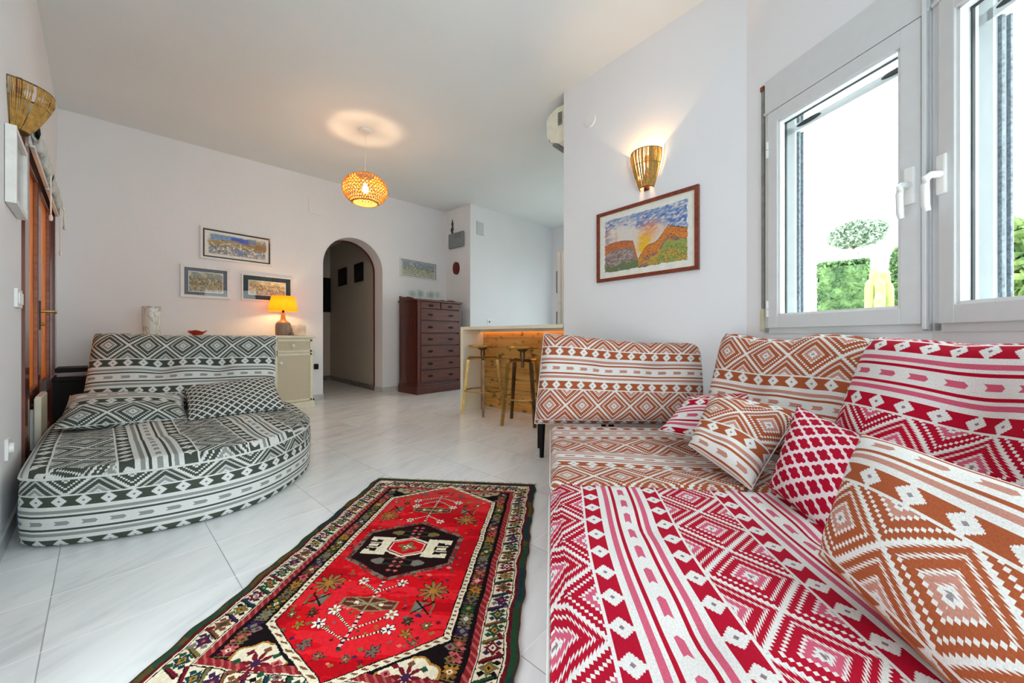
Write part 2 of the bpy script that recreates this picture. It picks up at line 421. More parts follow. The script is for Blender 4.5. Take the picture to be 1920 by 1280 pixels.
# dark red door frame around the far side of the arch
R2 = R - .015
arc = [(AX1-.012, 0)] + [(AX0+R+R2*math.cos(a), ASP+R2*math.sin(a)) for a in [PI*i/32 for i in range(33)]] + [(AX0+.012, 0)]
arc2 = [(AX0-.01, 0)] + [(AX0+R-(R+.0)*math.cos(a), ASP+(R+.0)*math.sin(a)) for a in [PI*i/32 for i in range(33)]] + [(AX1+.01, 0)]
bb = B(); n = len(arc); A2 = arc2[::-1]
V = [(p[0], y, p[1]) for y in (YB+.245, YB+.268) for q in (arc, A2) for p in q]
Fc = []
for i in range(n-1):
    Fc += [(i, i+1, n+i+1, n+i), (2*n+i, 3*n+i, 3*n+i+1, 2*n+i+1), (i, 2*n+i, 2*n+i+1, i+1)]
bb.add(V, Fc); struct(bb.go('trim_1', plain('dark_red_trim', srgb(92, 22, 18), .4)))
# round blank cover and other small wall plates
def on_line(px, p, q, off=0):
    """point where the sight line of column px meets the wall p->q (moved off metres into the room)"""
    n = nrm(p, q); p = (p[0]+n[0]*off, p[1]+n[1]*off); q = (q[0]+n[0]*off, q[1]+n[1]*off)
    d = c2r((px-960)/F, 1.0); wx, wy = q[0]-p[0], q[1]-p[1]
    det = d[0]*(-wy) + wx*d[1]
    Y = (p[0]*(-wy) + wx*p[1])/det
    return (d[0]*Y, d[1]*Y, Y)
def zat(py, Y): return H0 - (py-632)/F*Y
BW = ((XL, YB), (4.24, YB)); LW = ((XL, 0), (XL, YB)); CO = ((4.24, YB), (4.24, 4.78)); KB = ((4.24, 4.78), (6.6, 4.78))

# ------------------------------------------------------------------ windows (bay)
def M2w(p, q, off=0):
    """matrix: x along the wall, y into the room, z up"""
    d = Vector((q[0]-p[0], q[1]-p[1], 0)).normalized(); n = nrm(p, q)
    return Matrix(((d.x, n[0], 0, p[0]+n[0]*off), (d.y, n[1], 0, p[1]+n[1]*off), (0, 0, 1, 0), (0, 0, 0, 1)))
M_seal = plain('black_seal', srgb(26, 27, 29), .5); M_brush = plain('grey_brush_seal', srgb(120, 128, 136), .8, var=.5, nscale=90)
def build_window(idx, P, Q, t0, t1, hinge, handle):
    """t0..t1 opening; sash with glass, shutter box above, rails outside"""
    root = bpy.data.objects.new('window_%d' % idx, None); C.objects.link(root); struct(root)
    root.matrix_world = M2w(P, Q)
    zb, zt = .915, 2.145
    fr = B()
    fr.box((t0, -.09, zb), (t0+.02, -.0, zt)).box((t1-.02, -.09, zb), (t1, 0, zt)).box((t0, -.09, zb), (t1, 0, zb+.012)).box((t0, -.09, zt-.02), (t1, 0, zt))
    fr.box((t0-.012, 0, zb-.02), (t0+.012, .008, zt)).box((t1-.012, 0, zb-.02), (t1+.012, .008, zt)).box((t0-.012, 0, zb-.025), (t1+.012, .008, zb+.008))
    fr.go('window_frame', M_alu, root)
    a, c = t0+.014, t1-.012
    sb = B(); lo, hi = zb+.006, zt-.008; w = .058; y0, y1 = -.045, .022
    sb.box((a, y0, lo), (a+w, y1, hi), .004).box((c-w-.01, y0, lo), (c, y1, hi), .004).box((a+w-.003, y0, lo), (c-w-.007, y1-.0004, lo+.07), .004).box((a+w-.003, y0, hi-.07), (c-w-.007, y1-.0004, hi), .004)
    sash = sb.go('sash', M_alu, root)
    gb = B(); ga, gc, gl, gh = a+w, c-w-.01, lo+.07, hi-.07
    for bx in (((ga, -.02, gl), (ga+.01, .012, gh)), ((gc-.01, -.02, gl), (gc, .012, gh)), ((ga, -.02, gl), (gc, .012, gl+.01)), ((ga, -.02, gh-.01), (gc, .012, gh))): gb.box(*bx)
    gb.go('glazing_bead', M_white, root)
    B().box((ga+.005, -.006, gl+.005), (gc-.005, -.002, gh-.005)).go('glass', M_glass, root)
    B().box((ga+.010, -.03, gl), (ga+.016, -.021, gh)).box((ga, -.03, gh-.016), (gc, -.021, gh-.01)).go('seal', M_seal, root)
    # shutter guide rails outside, with brushes
    rl = B(); 
    for x, s in ((t0+.03, 1), (t1-.03, -1)):
        rl.box((min(x, x+s*.045), -.165, zb), (max(x, x+s*.045), -.10, zt))
    rl.go('shutter_rail', M_white, root)
    br = B()
    for x, s in ((t0+.075, 1), (t1-.075, -1)):
        br.box((min(x, x+s*.012), -.15, zb), (max(x, x+s*.012), -.143, zt)).box((min(x, x+s*.012), -.125, zb), (max(x, x+s*.012), -.115, zt))
    br.go('brush_seal', M_brush, root)
    B().box((t0+.03, -.16, zt-.125), (t1-.03, -.10, zt-.085)).go('shutter_slat', M_white, root)
    st = B()
    for x in (t0+.15, t1-.15):
        q = B().lathe([(0, 0), (1, 0), (1, 1), (0, 1)], n=20); q.xf(Matrix.Translation((x, -.098, zt-.100)) @ Matrix.Rotation(PI/2, 4, 'X') @ Matrix.Diagonal((.065, .013, .006, 1))); st.add(q.v, q.f)
    st.go('shutter_stop', M_seal, root)
    # shutter box cover flush above the frame
    B().box((t0-.012, 0, zt), (t1+.012, .014, 2.335), .003).box((t0-.012, .0, zt-.004), (t1+.012, .020, zt+.010)).go('shutter_box', M_alu, root)
    if hinge:
        for z in (1.03, 1.93):
            B().tube([(a+.002, .026, z-.045), (a+.002, .026, z-.002)], .007).tube([(a+.002, .026, z+.002), (a+.002, .026, z+.045)], .007).go('hinge', M_plastic, root, True)
    # handle: base plate with a lever reaching into the room
    hx, hz = handle
    hb = B().box((hx-.018, .018, hz-.075), (hx+.018, .032, hz+.075), .006)
    ho = hb.go('handle_plate', M_plastic, root)
    pts = [(hx, .03, hz), (hx, .062, hz+.0), (hx, .078, hz-.012), (hx, .082, hz-.035), (hx, .080, hz-.115), (hx, .074, hz-.135)]
    B().tube(pts, [.014, .013, .013, .012, .012, .010], 12).go('handle', M_plastic, root, True)
    return root
build_window(1, K1, K2, .145, .835, True, (.79, 1.48))
build_window(2, K2, K3, .03, .78, False, (.062, 1.48))
# sash gap and centre post between the windows
M2 = M2w(K1, K2)
struct(B().box((.828, .0, .90), (.842, .030, 2.34), .003).xf(M2).go('trim_2', M_alu))
# strap of the roller blind at the left of the first window
r = thing('shutter_strap', 'beige roller shutter strap and winder left of the first window', 'blind strap', (M2 @ Vector((.12, 0, .93))))
r.rotation_euler = (0, 0, math.atan2(M2[1][0], M2[0][0]))
M_strap = plain('beige_strap', srgb(196, 188, 160), .7); M_strapg = plain('grey_strap', srgb(128, 128, 122), .8, var=.2)
yl = lambda y: -y if False else y
def to_local(bb):   # wall-local (x along, y into room) -> thing-local frame whose y axis may be flipped
    inv = (Matrix.Translation(r.location) @ Matrix.Rotation(r.rotation_euler.z, 4, 'Z')).inverted() @ M2
    return bb.xf(inv)
to_local(B().box((.108, .0, .905), (.132, .020, 1.03), .004)).go('winder', M_strap, r)
to_local(B().box((.110, .001, 1.035), (.128, .012, 2.30))).go('strap', M_strapg, r)
to_local(B().box((.108, .001, 2.295), (.130, .018, 2.32))).go('strap_guide', M_frame_red, r)

# ------------------------------------------------------------------ left door (two glazed leaves, wooden shutters outside)
b = B(); dz = 2.06
M_amber, nt, bs = newmat('amber_pane')
out_ = [q for q in nt.nodes if q.type == 'OUTPUT_MATERIAL'][0]; tr = nt.nodes.new('ShaderNodeBsdfTranslucent')
n_ = noise(nt, 2.2, 5, .6, stretch=(4, 9, .8)); cc = ramp(nt, n_, [(.35, srgb(206, 112, 16)), (.62, srgb(244, 172, 44))])
nt.links.new(cc, tr.inputs[0]); nt.links.new(cc, bs.inputs['Base Color']); bs.inputs['Roughness'].default_value = .35
mx_ = nt.nodes.new('ShaderNodeMixShader'); mx_.inputs[0].default_value = .17; nt.links.new(bs.outputs[0], mx_.inputs[1]); nt.links.new(tr.outputs[0], mx_.inputs[2]); nt.links.new(mx_.outputs[0], out_.inputs[0])
b.box((XL-.12, 3.13, 0), (XL+.012, 3.30, dz)).box((XL-.12, 5.0, 0), (XL+.012, 5.10, dz)).box((XL-.12, 3.30, dz-.06), (XL+.012, 5.0, dz))
dr = bpy.data.objects.new('door_1', None); C.objects.link(dr); struct(dr)
b.go('door_frame', M_door, dr)
for (y0, y1) in ((3.30, 4.145), (4.155, 5.0)):
    xa, xb = XL-.055, XL-.010
    lf = B()
    w = .08
    lf.box((xa, y0, .02), (xb, y0+w, dz-.065), .004).box((xa, y1-w, .02), (xb, y1, dz-.065), .004)
    for z0_, z1_ in ((.02, .18), (.44, .54), (dz-.15, dz-.065)): lf.box((xa, y0+w-.002, z0_), (xb-.001, y1-w+.002, z1_), .004)
    lf.box((xa+.012, y0+w, .18), (xb-.014, y1-w, .44))
    leaf = lf.go('door_leaf', M_door, dr)
    B().box((XL-.036, y0+w, .54), (XL-.032, y1-w, dz-.15)).go('amber_pane', M_amber, leaf)
    B().box((XL-.03, y0+w, .54), (XL-.014, y0+w+.012, dz-.15)).box((XL-.03, y1-w-.012, .54), (XL-.014, y1-w, dz-.15)).box((XL-.03, y0+w, .54), (XL-.014, y1-w, .552)).go('glazing_bead', wood('bead_wood', srgb(130, 74, 48), srgb(168, 110, 78), .4), leaf)
hb = B().box((XL-.012, 4.10, .92), (XL-.004, 4.14, 1.12), .002)
hp = hb.go('handle_plate', M_dark, dr)
B().tube([(XL-.006, 4.12, 1.05), (XL+.045, 4.12, 1.05), (XL+.055, 4.13, 1.05), (XL+.055, 4.24, 1.045)], [.010, .009, .009, .008], 10).go('door_handle', M_brass, dr, True)
B().lathe([(0, 0), (.010, 0), (.010, .02), (0, .02)], n=12).xf(Matrix.Translation((XL-.006, 4.12, .96)) @ Matrix.Rotation(PI/2, 4, 'Y')).go('lock', M_brass, dr, True)
# roman blinds rolled above the two leaves
M_blind = plain('grey_white_linen', srgb(206, 208, 204), .9, var=.12, nscale=12, bmp=.3, bscale=80)
M_blindw = plain('white_linen', srgb(240, 240, 236), .9)
for i, (y0, y1, lab) in enumerate(((3.28, 4.10, 'rolled grey linen blind above the nearer door leaf'), (4.14, 5.02, 'rolled grey linen blind above the far door leaf'))):
    r = thing('rolled_blind', lab, 'blind', (XL, (y0+y1)/2, 2.0), 0, 'rolled blinds above the wooden door')
    h = (y1-y0)/2
    for nm, (x0, x1, zz0, zz1), mt in (('headrail', (.013, .035, .09, .125), M_white),):
        B().box((x0, -h, zz0), (x1, h, zz1)).go(nm, mt, r)
    P = []; nn = 40; Vv = []; Ff = []
    prof = [(.016, .10), (.024, .085), (.040, .06), (.050, .03), (.052, 0), (.046, -.03), (.036, -.045), (.024, -.03), (.018, .0), (.014, .05)]
    for k in range(nn+1):
        y = -h+2*h*k/nn; sag = .018*math.sin(k*.55+i)+.01*math.sin(k*1.7)
        for (x, z) in prof: Vv.append((x+.006*math.sin(k*.9), y, z+sag-.02))
    m_ = len(prof)
    for k in range(nn):
        for q in range(m_): Ff.append((k*m_+q, k*m_+(q+1) % m_, (k+1)*m_+(q+1) % m_, (k+1)*m_+q))
    mesh('rolled_fabric', Vv, Ff, M_blind, r, smooth=True)
    B().box((.012, -h, -.085), (.016, h, .0)).box((.012, -h, -.10), (.032, h, -.085), .004).go('blind_hem', M_blindw, r)
    for cy, cz in ((h-.10, -.32-.10*i),):
        cd = B().tube([(.045, cy, -.02), (.046, cy, cz)], .004, 8).go('pull_cord', M_cordw, r, True)
        B().lathe([(0, .02), (.007, .016), (.010, 0), (.008, -.02), (0, -.024)], (.046, cy, cz), 12).go('cord_knob', M_plastic, cd, True)
    if i == 1:
        cd = B().tube([(.045, h-.05, -.0), (.060, h-.03, -.03), (.066, h-.02, -.06), (.062, h-.03, -.12), (.066, h-.02, -.17)], .006, 8).go('pull_cord', M_cordw, r, True)
        B().lathe([(0, .01), (.010, 0), (.012, -.03), (0, -.035)], (.066, h-.02, -.17), 10).go('cord_knob', M_plastic, cd, True)
# panel heater
r = thing('panel_heater', 'slim cream panel heater hung low on the wooden door', 'heater', (XL, 3.73, 0))
B().box((.008, -.19, .12), (.036, .19, .51), .006).go('body', M_cream, r)
B().box((.012, -.17, .51), (.032, .17, .516)).go('grille', M_white, r)
for y in (-.14, .14): B().box((-.008, y-.015, .20), (.010, y+.015, .44)).go('bracket', M_white, r)

# ------------------------------------------------------------------ soft furniture
def cos_space(n, sharp=1.0):
    return [.5-.5*math.cos(PI*i/n) for i in range(n+1)]
def cushion(name, quad, th, mat, parent=None, uv0=(0, 0), su=1, n=40, p=2, ex=.5, wav=0, seed=0, swap=False, pinch=0, tuft=None, vtop=None, crest=None):
    """soft block spanned by TL, TR, BR, BL (3D corners of its mid-plane), thickness th; p = squareness"""
    TL, TR, BR, BL = [Vector(q) for q in quad]
    W = ((TR-TL).length+(BR-BL).length)/2; Hh = ((TL-BL).length+(TR-BR).length)/2
    A = cos_space(n); V = {0: [], 1: []}; UV = {}
    rnd = random.Random(seed); ph = [rnd.uniform(0, 6.28) for _ in range(6)]
    nrmv = ((BR-BL).cross(TL-BL)).normalized()
    def pos(a, b, side):
        x, y = 2*a-1, 2*b-1
        # pillow outline: edges pulled inwards between the corners
        if pinch:
            a2 = .5+(a-.5)*(1-pinch*(1-y*y)); b2 = .5+(b-.5)*(1-pinch*(1-x*x))
        else: a2, b2 = a, b
        P = BL.lerp(BR, a2).lerp(TL.lerp(TR, a2), b2)
        if crest: P = P+Vector((0, 0, b*b*float(np.interp(a, crest[0], crest[1]))))
        f = (max(0, 1-abs(x)**p)*max(0, 1-abs(y)**p))**ex
        t = th/2*f
        if wav: t += f*wav*(math.sin(5*x+ph[0]+2*y)+.7*math.sin(7*y+ph[1]-3*x)+.5*math.sin(11*x*y+ph[2]))
        if tuft:
            for (ta, tb, d, s) in tuft: t -= d*math.exp(-(((a-ta)*W)**2+((b-tb)*Hh)**2)/(s*s))*f
        return P+nrmv*(t*side)
    verts = []; idx = {}
    for si, side in ((0, 1), (1, -1)):
        for j in range(n+1):
            for i in range(n+1):
                edge = i in (0, n) or j in (0, n)
                if side == -1 and edge: idx[(1, i, j)] = idx[(0, i, j)]; continue
                idx[(si, i, j)] = len(verts); verts.append(pos(A[i], A[j], side))
    # arc length coordinates
    mid = n//2
    us = [0]; vs = [0]
    for i in range(n): us.append(us[-1]+(pos(A[i+1], A[mid], 1)-pos(A[i], A[mid], 1)).length)
    for j in range(n): vs.append(vs[-1]+(pos(A[mid], A[j+1], 1)-pos(A[mid], A[j], 1)).length)
    uo = (us[-1]-W)/2; vo = (vs[-1]-Hh)/2
    faces = []; uvs = []
    for si in (0, 1):
        for j in range(n):
            for i in range(n):
                q = [(i, j), (i+1, j), (i+1, j+1), (i, j+1)]
                if si: q = q[::-1]
                faces.append([idx[(si,)+t] for t in q])
                for (a_, b_) in q:
                    uu, vv = us[a_]-uo, vs[b_]-vo
                    if vtop is not None: vv = vtop-Hh+vv
                    if swap: uu, vv = vv, uu
                    uvs.append(((uu*su+uv0[0]), vv*su+uv0[1]))
    o = mesh(name, verts, faces, mat, parent, uvs, True)
    # piping along the seam
    loop = [verts[idx[(0, i, 0)]] for i in range(n)]+[verts[idx[(0, n, j)]] for j in range(n)]+[verts[idx[(0, i, n)]] for i in range(n, 0, -1)]+[verts[idx[(0, 0, j)]] for j in range(n, 0, -1)]
    o['seam'] = 0; del o['seam']
    return o, loop
def piping(loop, mat, parent, r=.004, name='piping'):
    b_ = B().tube(loop, r, 6, closed=True)
    o = mesh(name, b_.v, b_.f, mat, parent, smooth=True); return o
def ring_inset(poly, d):
    n = len(poly); out = []
    for i in range(n):
        a, p, c = Vector(poly[i-1]), Vector(poly[i]), Vector(poly[(i+1) % n])
        t = (c-a).normalized(); nn = Vector((-t.y, t.x)); out.append((p.x+nn.x*d, p.y+nn.y*d))
    return out
def pouf(name, poly, z0, z1, mat, parent, topuv, sideuv, hump=None, rings=26, rr=.03):
    """soft block on a floor outline (counter-clockwise), planar UV on top, running UV on the side"""
    n = len(poly); V = []; Fc = []; UV = []
    per = [0]
    for i in range(n): per.append(per[-1]+math.dist(poly[i], poly[(i+1) % n]))
    cx = sum(p[0] for p in poly)/n; cy = sum(p[1] for p in poly)/n
    levels = [(0.012, z0), (0.0, z0+.012)] + [(-.006*math.sin(PI*k/7), z0+.012+(z1-z0-.012-rr)*k/7) for k in range(1, 8)]
    ns = len(levels)
    for ins, z in levels:
        q = ring_inset(poly, ins)
        V += [(x, y, z) for x, y in q]
    for k in range(ns-1):
        for i in range(n):
            j = (i+1) % n; Fc.append((k*n+i, k*n+j, (k+1)*n+j, (k+1)*n+i))
            UV += [sideuv(per[i], levels[k][1]), sideuv(per[i+1], levels[k][1]), sideuv(per[i+1], levels[k+1][1]), sideuv(per[i], levels[k+1][1])]
    base = (ns-1)*n
    top = [(rr*(1-math.cos(a)), z1-rr+rr*math.sin(a)) for a in (PI/8, PI/4, 3*PI/8, PI/2)]
    R0 = []
    for ins, z in top:
        q = ring_inset(poly, ins); R0.append([(x, y, z) for x, y in q])
    last = R0[-1]
    for k in range(1, rings+1):
        s = 1-k/rings
        R0.append([(cx+(x-cx)*s, cy+(y-cy)*s, z1) for x, y, z in last])
    prev = base
    for rg in R0:
        st = len(V)
        for (x, y, z) in rg:
            h = hump(x, y) if hump else 0
            V.append((x, y, z+(h if z >= z1-1e-6 else 0)))
        for i in range(n):
            j = (i+1) % n; Fc.append((prev+i, prev+j, st+j, st+i))
            for t in (prev+i, prev+j, st+j, st+i): UV.append(topuv(V[t][0], V[t][1]))
        prev = st
    Fc.append(tuple(range(n))[::-1]); UV += [(0, 0)]*n
    o = mesh(name, V, Fc, mat, parent, UV, True)
    seam = [(x, y, z1-rr+.004) for x, y in ring_inset(poly, -.002)]
    return o, seam
def smooth_poly(pts, n=120, closed=True):
    """Catmull-Rom resample"""
    P = [Vector(p) for p in pts]; m = len(P); out = []
    for i in range(m):
        a, b_, c, d = P[i-1], P[i], P[(i+1) % m], P[(i+2) % m]
        k = max(2, int(n*(c-b_).length/sum((P[(q+1) % m]-P[q]).length for q in range(m))))
        for t in range(k):
            t /= k
            out.append(tuple(.5*((2*b_)+(-a+c)*t+(2*a-5*b_+4*c-d)*t*t+(-a+3*b_-3*c+d)*t**3)))
    return out
# green daybed
def W3(px, py, Y): x, y = c2r((px-960)/F*Y, Y); return Vector((x, y, zat(py, Y)))
gd = thing('green_daybed', 'low rounded daybed in dark green and white kilim fabric by the wooden door', 'daybed')
out = [(-.225, 2.60), (-.205, 2.49), (-.12, 2.40), (0.05, 2.30), (.24, 2.235), (.42, 2.22), (.60, 2.275), (.78, 2.43), (.90, 2.60), (1.0, 2.85), (1.04, 3.15), (1.03, 3.45), (.98, 3.62), (.80, 3.70), (.40, 3.86), (.0, 3.99), (-.14, 3.99), (-.20, 3.93), (-.22, 3.6), (-.225, 3.1)]
gp = smooth_poly(out, 150)
def gh(x, y): return .018+.012*math.sin(9*x+2)*math.sin(7*y)-.007*math.exp(-((y-2.75-.1*math.sin(4*x))/.06)**2)
go, seam = pouf('seat', gp, .012, .315, M_green, gd, lambda x, y: (y, x-.05), lambda u, z: (u+.03, z*1.15+.004), gh)
piping(seam, M_green, gd, .005)
B().prism(ring_inset(gp, .04), 0, .014).go('base', M_black, gd)
M_navy = plain('navy_label', srgb(24, 40, 84), .6)
B().box((-.2305, 2.535, .10), (-.2265, 2.560, .165)).go('side_tag', M_navy, gd)
# backrest leaning against the sideboard side
A_ = Vector((-.075, 3.90, 0)); B_ = Vector((.965, 3.55, 0)); dn = Vector((-.32, -.95, 0))
q = [A_+Vector((0, 0, .885)), B_+Vector((0, 0, .872)), B_+dn*.20+Vector((0, 0, .335)), A_+dn*.20+Vector((0, 0, .335))]
q = [p+Vector((.05, .10, 0)) for p in q]
gb, lp = cushion('backrest', q, .22, M_green, gd, (0, .45-.56), n=54, p=9, ex=.5, wav=.0, tuft=[(.36, .52, .055, .075), (.66, .52, .055, .075), (.36, .52, .012, .2), (.66, .52, .012, .2), (.1, .55, .02, .1), (.9, .55, .02, .1)], crest=([0, .2, .4, .6, .8, 1], [.008, .004, -.008, .002, -.006, .006]))
piping(lp, M_green, gd, .0045)
p1 = thing('kilim_pillow', 'flat green and white kilim pillow lying on the left of the green daybed', 'pillow')
q = [W3(132, 744, 2.36), W3(343, 745, 2.66), W3(350, 786, 2.44), W3(103, 806, 2.06)]
q = [v+Vector((0, 0, .008)) for v in q]
o, lp = cushion('cover', q, .15, M_green, p1, (0, 0), vtop=.235, n=34, p=2.6, ex=.45, wav=.003, seed=2, pinch=.03)
piping(lp, M_green, p1, .003)
p2 = thing('quatrefoil_pillow', 'dark green quatrefoil pillow propped against the daybed backrest', 'pillow')
q = [W3(345, 729, 2.66), W3(511, 707, 2.97), W3(537, 766, 2.72), W3(352, 789, 2.38)]
o, lp = cushion('cover', q, .13, M_gq, p2, (0, 0), n=34, p=2.6, ex=.45, wav=.003, seed=5, pinch=.04)
piping(lp, M_gq, p2, .003)

# right-hand modular sofa (axes: s away from camera, r to the right)
sv = Vector((.104, .994)); rv = Vector((.994, -.104))
def RS(r_, s_, z=0):
    X = rv.x*r_+sv.x*s_; Y = rv.y*r_+sv.y*s_; x, y = c2r(X, Y); return Vector((x, y, z))
def rs_of(x, y):
    X = .669*x-.743*y; Y = .743*x+.669*y; return (.994*X-.104*Y, .104*X+.994*Y)
def rs_box(r0, r1, s0, s1, cr=.05, k=14, extra=None):
    P = []
    for (cx, cy, a0) in ((r1-cr, s0+cr, -PI/2), (r1-cr, s1-cr, 0), (r0+cr, s1-cr, PI/2), (r0+cr, s0+cr, PI)):
        for i in range(5): a = a0+PI/2*i/4; P.append((cx+cr*math.cos(a), cy+cr*math.sin(a)))
    out = []
    for i in range(len(P)):
        a, c = Vector(P[i]), Vector(P[(i+1) % len(P)]); m_ = max(1, int((c-a).length/.05))
        for t in range(m_): out.append(tuple(a.lerp(c, t/m_)))
    return [tuple(RS(*p).xy) for p in out]
def smp(r0, r1, s0, s1):
    return rs_box(r0, r1, s0, s1)
os_ = thing('sofa_seat', 'orange and white kilim seat block with an upright backrest, far end of the corner sofa', 'sofa module', group=None)
poly = smp(0.0, 1.02, 1.435, 2.40)
def oh(x, y):
    r_, s_ = rs_of(x, y); return .006+.006*math.sin(6*r_+1)*math.sin(8*s_)-.016*math.exp(-((s_-1.9)/.05)**2)
o, seam = pouf('seat', poly, .02, .305, M_orange, os_, lambda x, y: (rs_of(x, y)[0]+.02, rs_of(x, y)[1]-1.43+.262), lambda u, z: (u, z+.28), oh)
piping(seam, M_orange, os_, .0045)
B().prism(ring_inset(poly, .05), 0, .022).go('base', M_black, os_)
q = [W3(1022, 628, 2.50), W3(1334, 646, 2.50), W3(1322, 800, 2.42), W3(1004, 798, 2.39)]
q = [v+Vector(c2r(0, .07)).to_3d() for v in q]
o, lp = cushion('backrest', q, .21, M_orange, os_, (0.02, .232), n=50, p=8, ex=.5, tuft=[(.38, .62, .045, .08), (.68, .60, .045, .08), (.38, .62, .015, .22), (.68, .6, .015, .22)], crest=([0, .2, .45, .6, .8, 1], [.012, .004, -.012, -.014, -.004, .006]))
piping(lp, M_orange, os_, .004)

rs_ = thing('sofa_seat', 'red and white kilim seat block in the foreground of the corner sofa', 'sofa module')
poly = smp(-.002, 1.30, .30, 1.425)
def rh(x, y):
    r_, s_ = rs_of(x, y); h = .012+.006*math.sin(7*r_)*math.sin(6*s_+1)
    for (a, c) in ((.27, 1.10), (.27, .72), (.75, 1.10), (.70, .74)): h -= .016*math.exp(-(((r_-a)/.05)**2+((s_-c)/.06)**2))
    return h
def wob(r_, s_): return r_ - .104 + .010*math.sin(s_*7.5+.5)*math.exp(-((r_-.3)/.3)**2)
o, seam = pouf('seat', poly, .02, .312, M_red, rs_, lambda x, y: (rs_of(x, y)[1]+.04, wob(*rs_of(x, y))), lambda u, z: (u, z-.418), rh, rr=.035)
piping(seam, M_red, rs_, .004)
B().prism(ring_inset(poly, .05), 0, .022).go('base', M_black, rs_)
# backrests along the windows
def lean(name, parent, mat, Tl, Tr, z1l, z1r, din, z0, th, uv0, **k):
    Tl, Tr = Vector(Tl), Vector(Tr)
    d = (Tr-Tl).normalized(); nn = Vector((d.y, -d.x))    # towards the room
    Bl = Tl+nn*din; Br = Tr+nn*din
    return cushion(name, [(*Tl, z1l), (*Tr, z1r), (*Br, z0), (*Bl, z0)], th, mat, parent, uv0, **k)
def C2(px, Y): return c2r((px-960)/F*Y, Y)
cm = thing('corner_back_cushion', 'orange and white kilim backrest cushion below the first window', 'cushion')
Tl, Tr = C2(1362, 2.20), C2(1655, 1.56)
o, lp = lean('cover', cm, M_orange, Tl, Tr, .875, .868, .20, .32, .20, (0, .45-.56), n=50, p=8, ex=.5, tuft=[(.38, .45, .04, .09), (.72, .45, .04, .09), (.55, .98, .03, .05), (.3, .9, .015, .1), (.15, .55, .02, .1)], crest=([0, .12, .3, .48, .56, .7, .85, 1], [.012, .008, -.014, -.024, -.012, .006, .004, -.012]))
piping(lp, plain('brown_piping', srgb(120, 66, 48), .9), cm, .005)
rm = thing('red_back_cushion', 'red and white kilim backrest cushion below the second window', 'cushion')
Tl, Tr = C2(1650, 1.44), c2r(1.40, .42)
o, lp = lean('cover', rm, M_red, Tl, Tr, .855, .85, .21, .32, .22, (.02, .27-.565), n=54, p=8, ex=.5, tuft=[(.40, .60, .05, .10), (.75, .6, .04, .10), (.3, .97, .02, .05), (.40, .60, .02, .2)], crest=([0, .15, .35, .55, .8, 1], [.012, .0, -.012, -.006, .0, .004]))
piping(lp, M_red, rm, .005)
# loose pillows
pr = thing('kilim_pillow', 'crimson kilim pillow half hidden behind the small orange pillow', 'pillow')
q = [W3(1290, 744, 2.02), W3(1402, 738, 1.92), W3(1440, 850, 1.62), W3(1236, 806, 1.92)]
o, lp = cushion('cover', q, .12, M_red, pr, (0, .02), n=30, p=2.4, ex=.45, wav=.004, seed=9, pinch=.05)
piping(lp, M_red, pr, .003)
po = thing('kilim_pillow', 'small orange kilim pillow in the corner, left of the red quatrefoil pillow', 'pillow')
q = [W3(1332, 742, 1.80), W3(1500, 772, 1.60), W3(1408, 918, 1.34), W3(1292, 834, 1.60)]
o, lp = cushion('cover', q, .15, M_orange, po, (.03, .10), n=34, p=2.5, ex=.45, wav=.004, seed=4, pinch=.03)
piping(lp, M_orange, po, .003)
pq = thing('quatrefoil_pillow', 'crimson quatrefoil pillow leaning behind the big orange pillow', 'pillow')
q = [W3(1496, 762, 1.40), W3(1660, 835, 1.22), W3(1600, 1050, 1.00), W3(1443, 912, 1.27)]
o, lp = cushion('cover', q, .16, M_rq, pq, (0, 0), n=34, p=2.4, ex=.45, wav=.004, seed=6, pinch=.04)
piping(lp, M_rq, pq, .003)
pb = thing('kilim_pillow', 'large orange kilim pillow at the right edge, on the red seat', 'pillow')
q = [W3(1618, 815, .95), W3(2300, 1050, .50), W3(2060, 1560, .42), W3(1538, 1040, .82)]
o, lp = cushion('cover', q, .17, M_orange, pb, (0.03, 0), n=44, p=2.6, ex=.42, wav=.004, seed=11, pinch=.02, vtop=.172)
# pattern runs from arrows at the top edge down to diamonds
for l in o.data.uv_layers[0].data: pass
piping(lp, plain('rust_piping', srgb(170, 92, 58), .9), pb, .004)

# dark low table behind the orange backrest: only a leg shows
lt = thing('low_table', 'dark wooden low table hidden behind the orange backrest, one leg showing', 'table', (*c2r(.47, 2.80), 0), -math.atan2(.669, .743)+PI/2 - PI/2)
lt.rotation_euler = (0, 0, math.atan2(.669, .743)-PI/2)
B().box((-.28, -.14, .40), (.28, .14, .43), .004).go('table_top', M_black, lt)
for sx in (-1, 1):
    for sy in (-1, 1):
        B().tube([(sx*.255, sy*.115, 0), (sx*.245, sy*.11, .40)], [.015, .024], 4).go('leg', M_black, lt)

# ------------------------------------------------------------------ rug
def fbm(x, y, sc, seed=0, oct=4):
    rs = np.random.RandomState(seed); out = np.zeros_like(x); amp = 1; tot = 0
    for k in range(oct):
        g = rs.rand(64, 64); xs = x*sc*2**k; ys = y*sc*2**k
        x0 = np.floor(xs).astype(int); y0 = np.floor(ys).astype(int); fx = xs-x0; fy = ys-y0
        fx = fx*fx*(3-2*fx); fy = fy*fy*(3-2*fy)
        a = g[x0 % 64, y0 % 64]; b_ = g[(x0+1) % 64, y0 % 64]; c = g[x0 % 64, (y0+1) % 64]; d = g[(x0+1) % 64, (y0+1) % 64]
        out += amp*((a*(1-fx)+b_*fx)*(1-fy)+(c*(1-fx)+d*fx)*fy); tot += amp; amp *= .5
    return out/tot
def lin(r, g, b): return np.array(srgb(r, g, b)[:3])
RW, RL = .48, .70
NX, NY = 400, 584
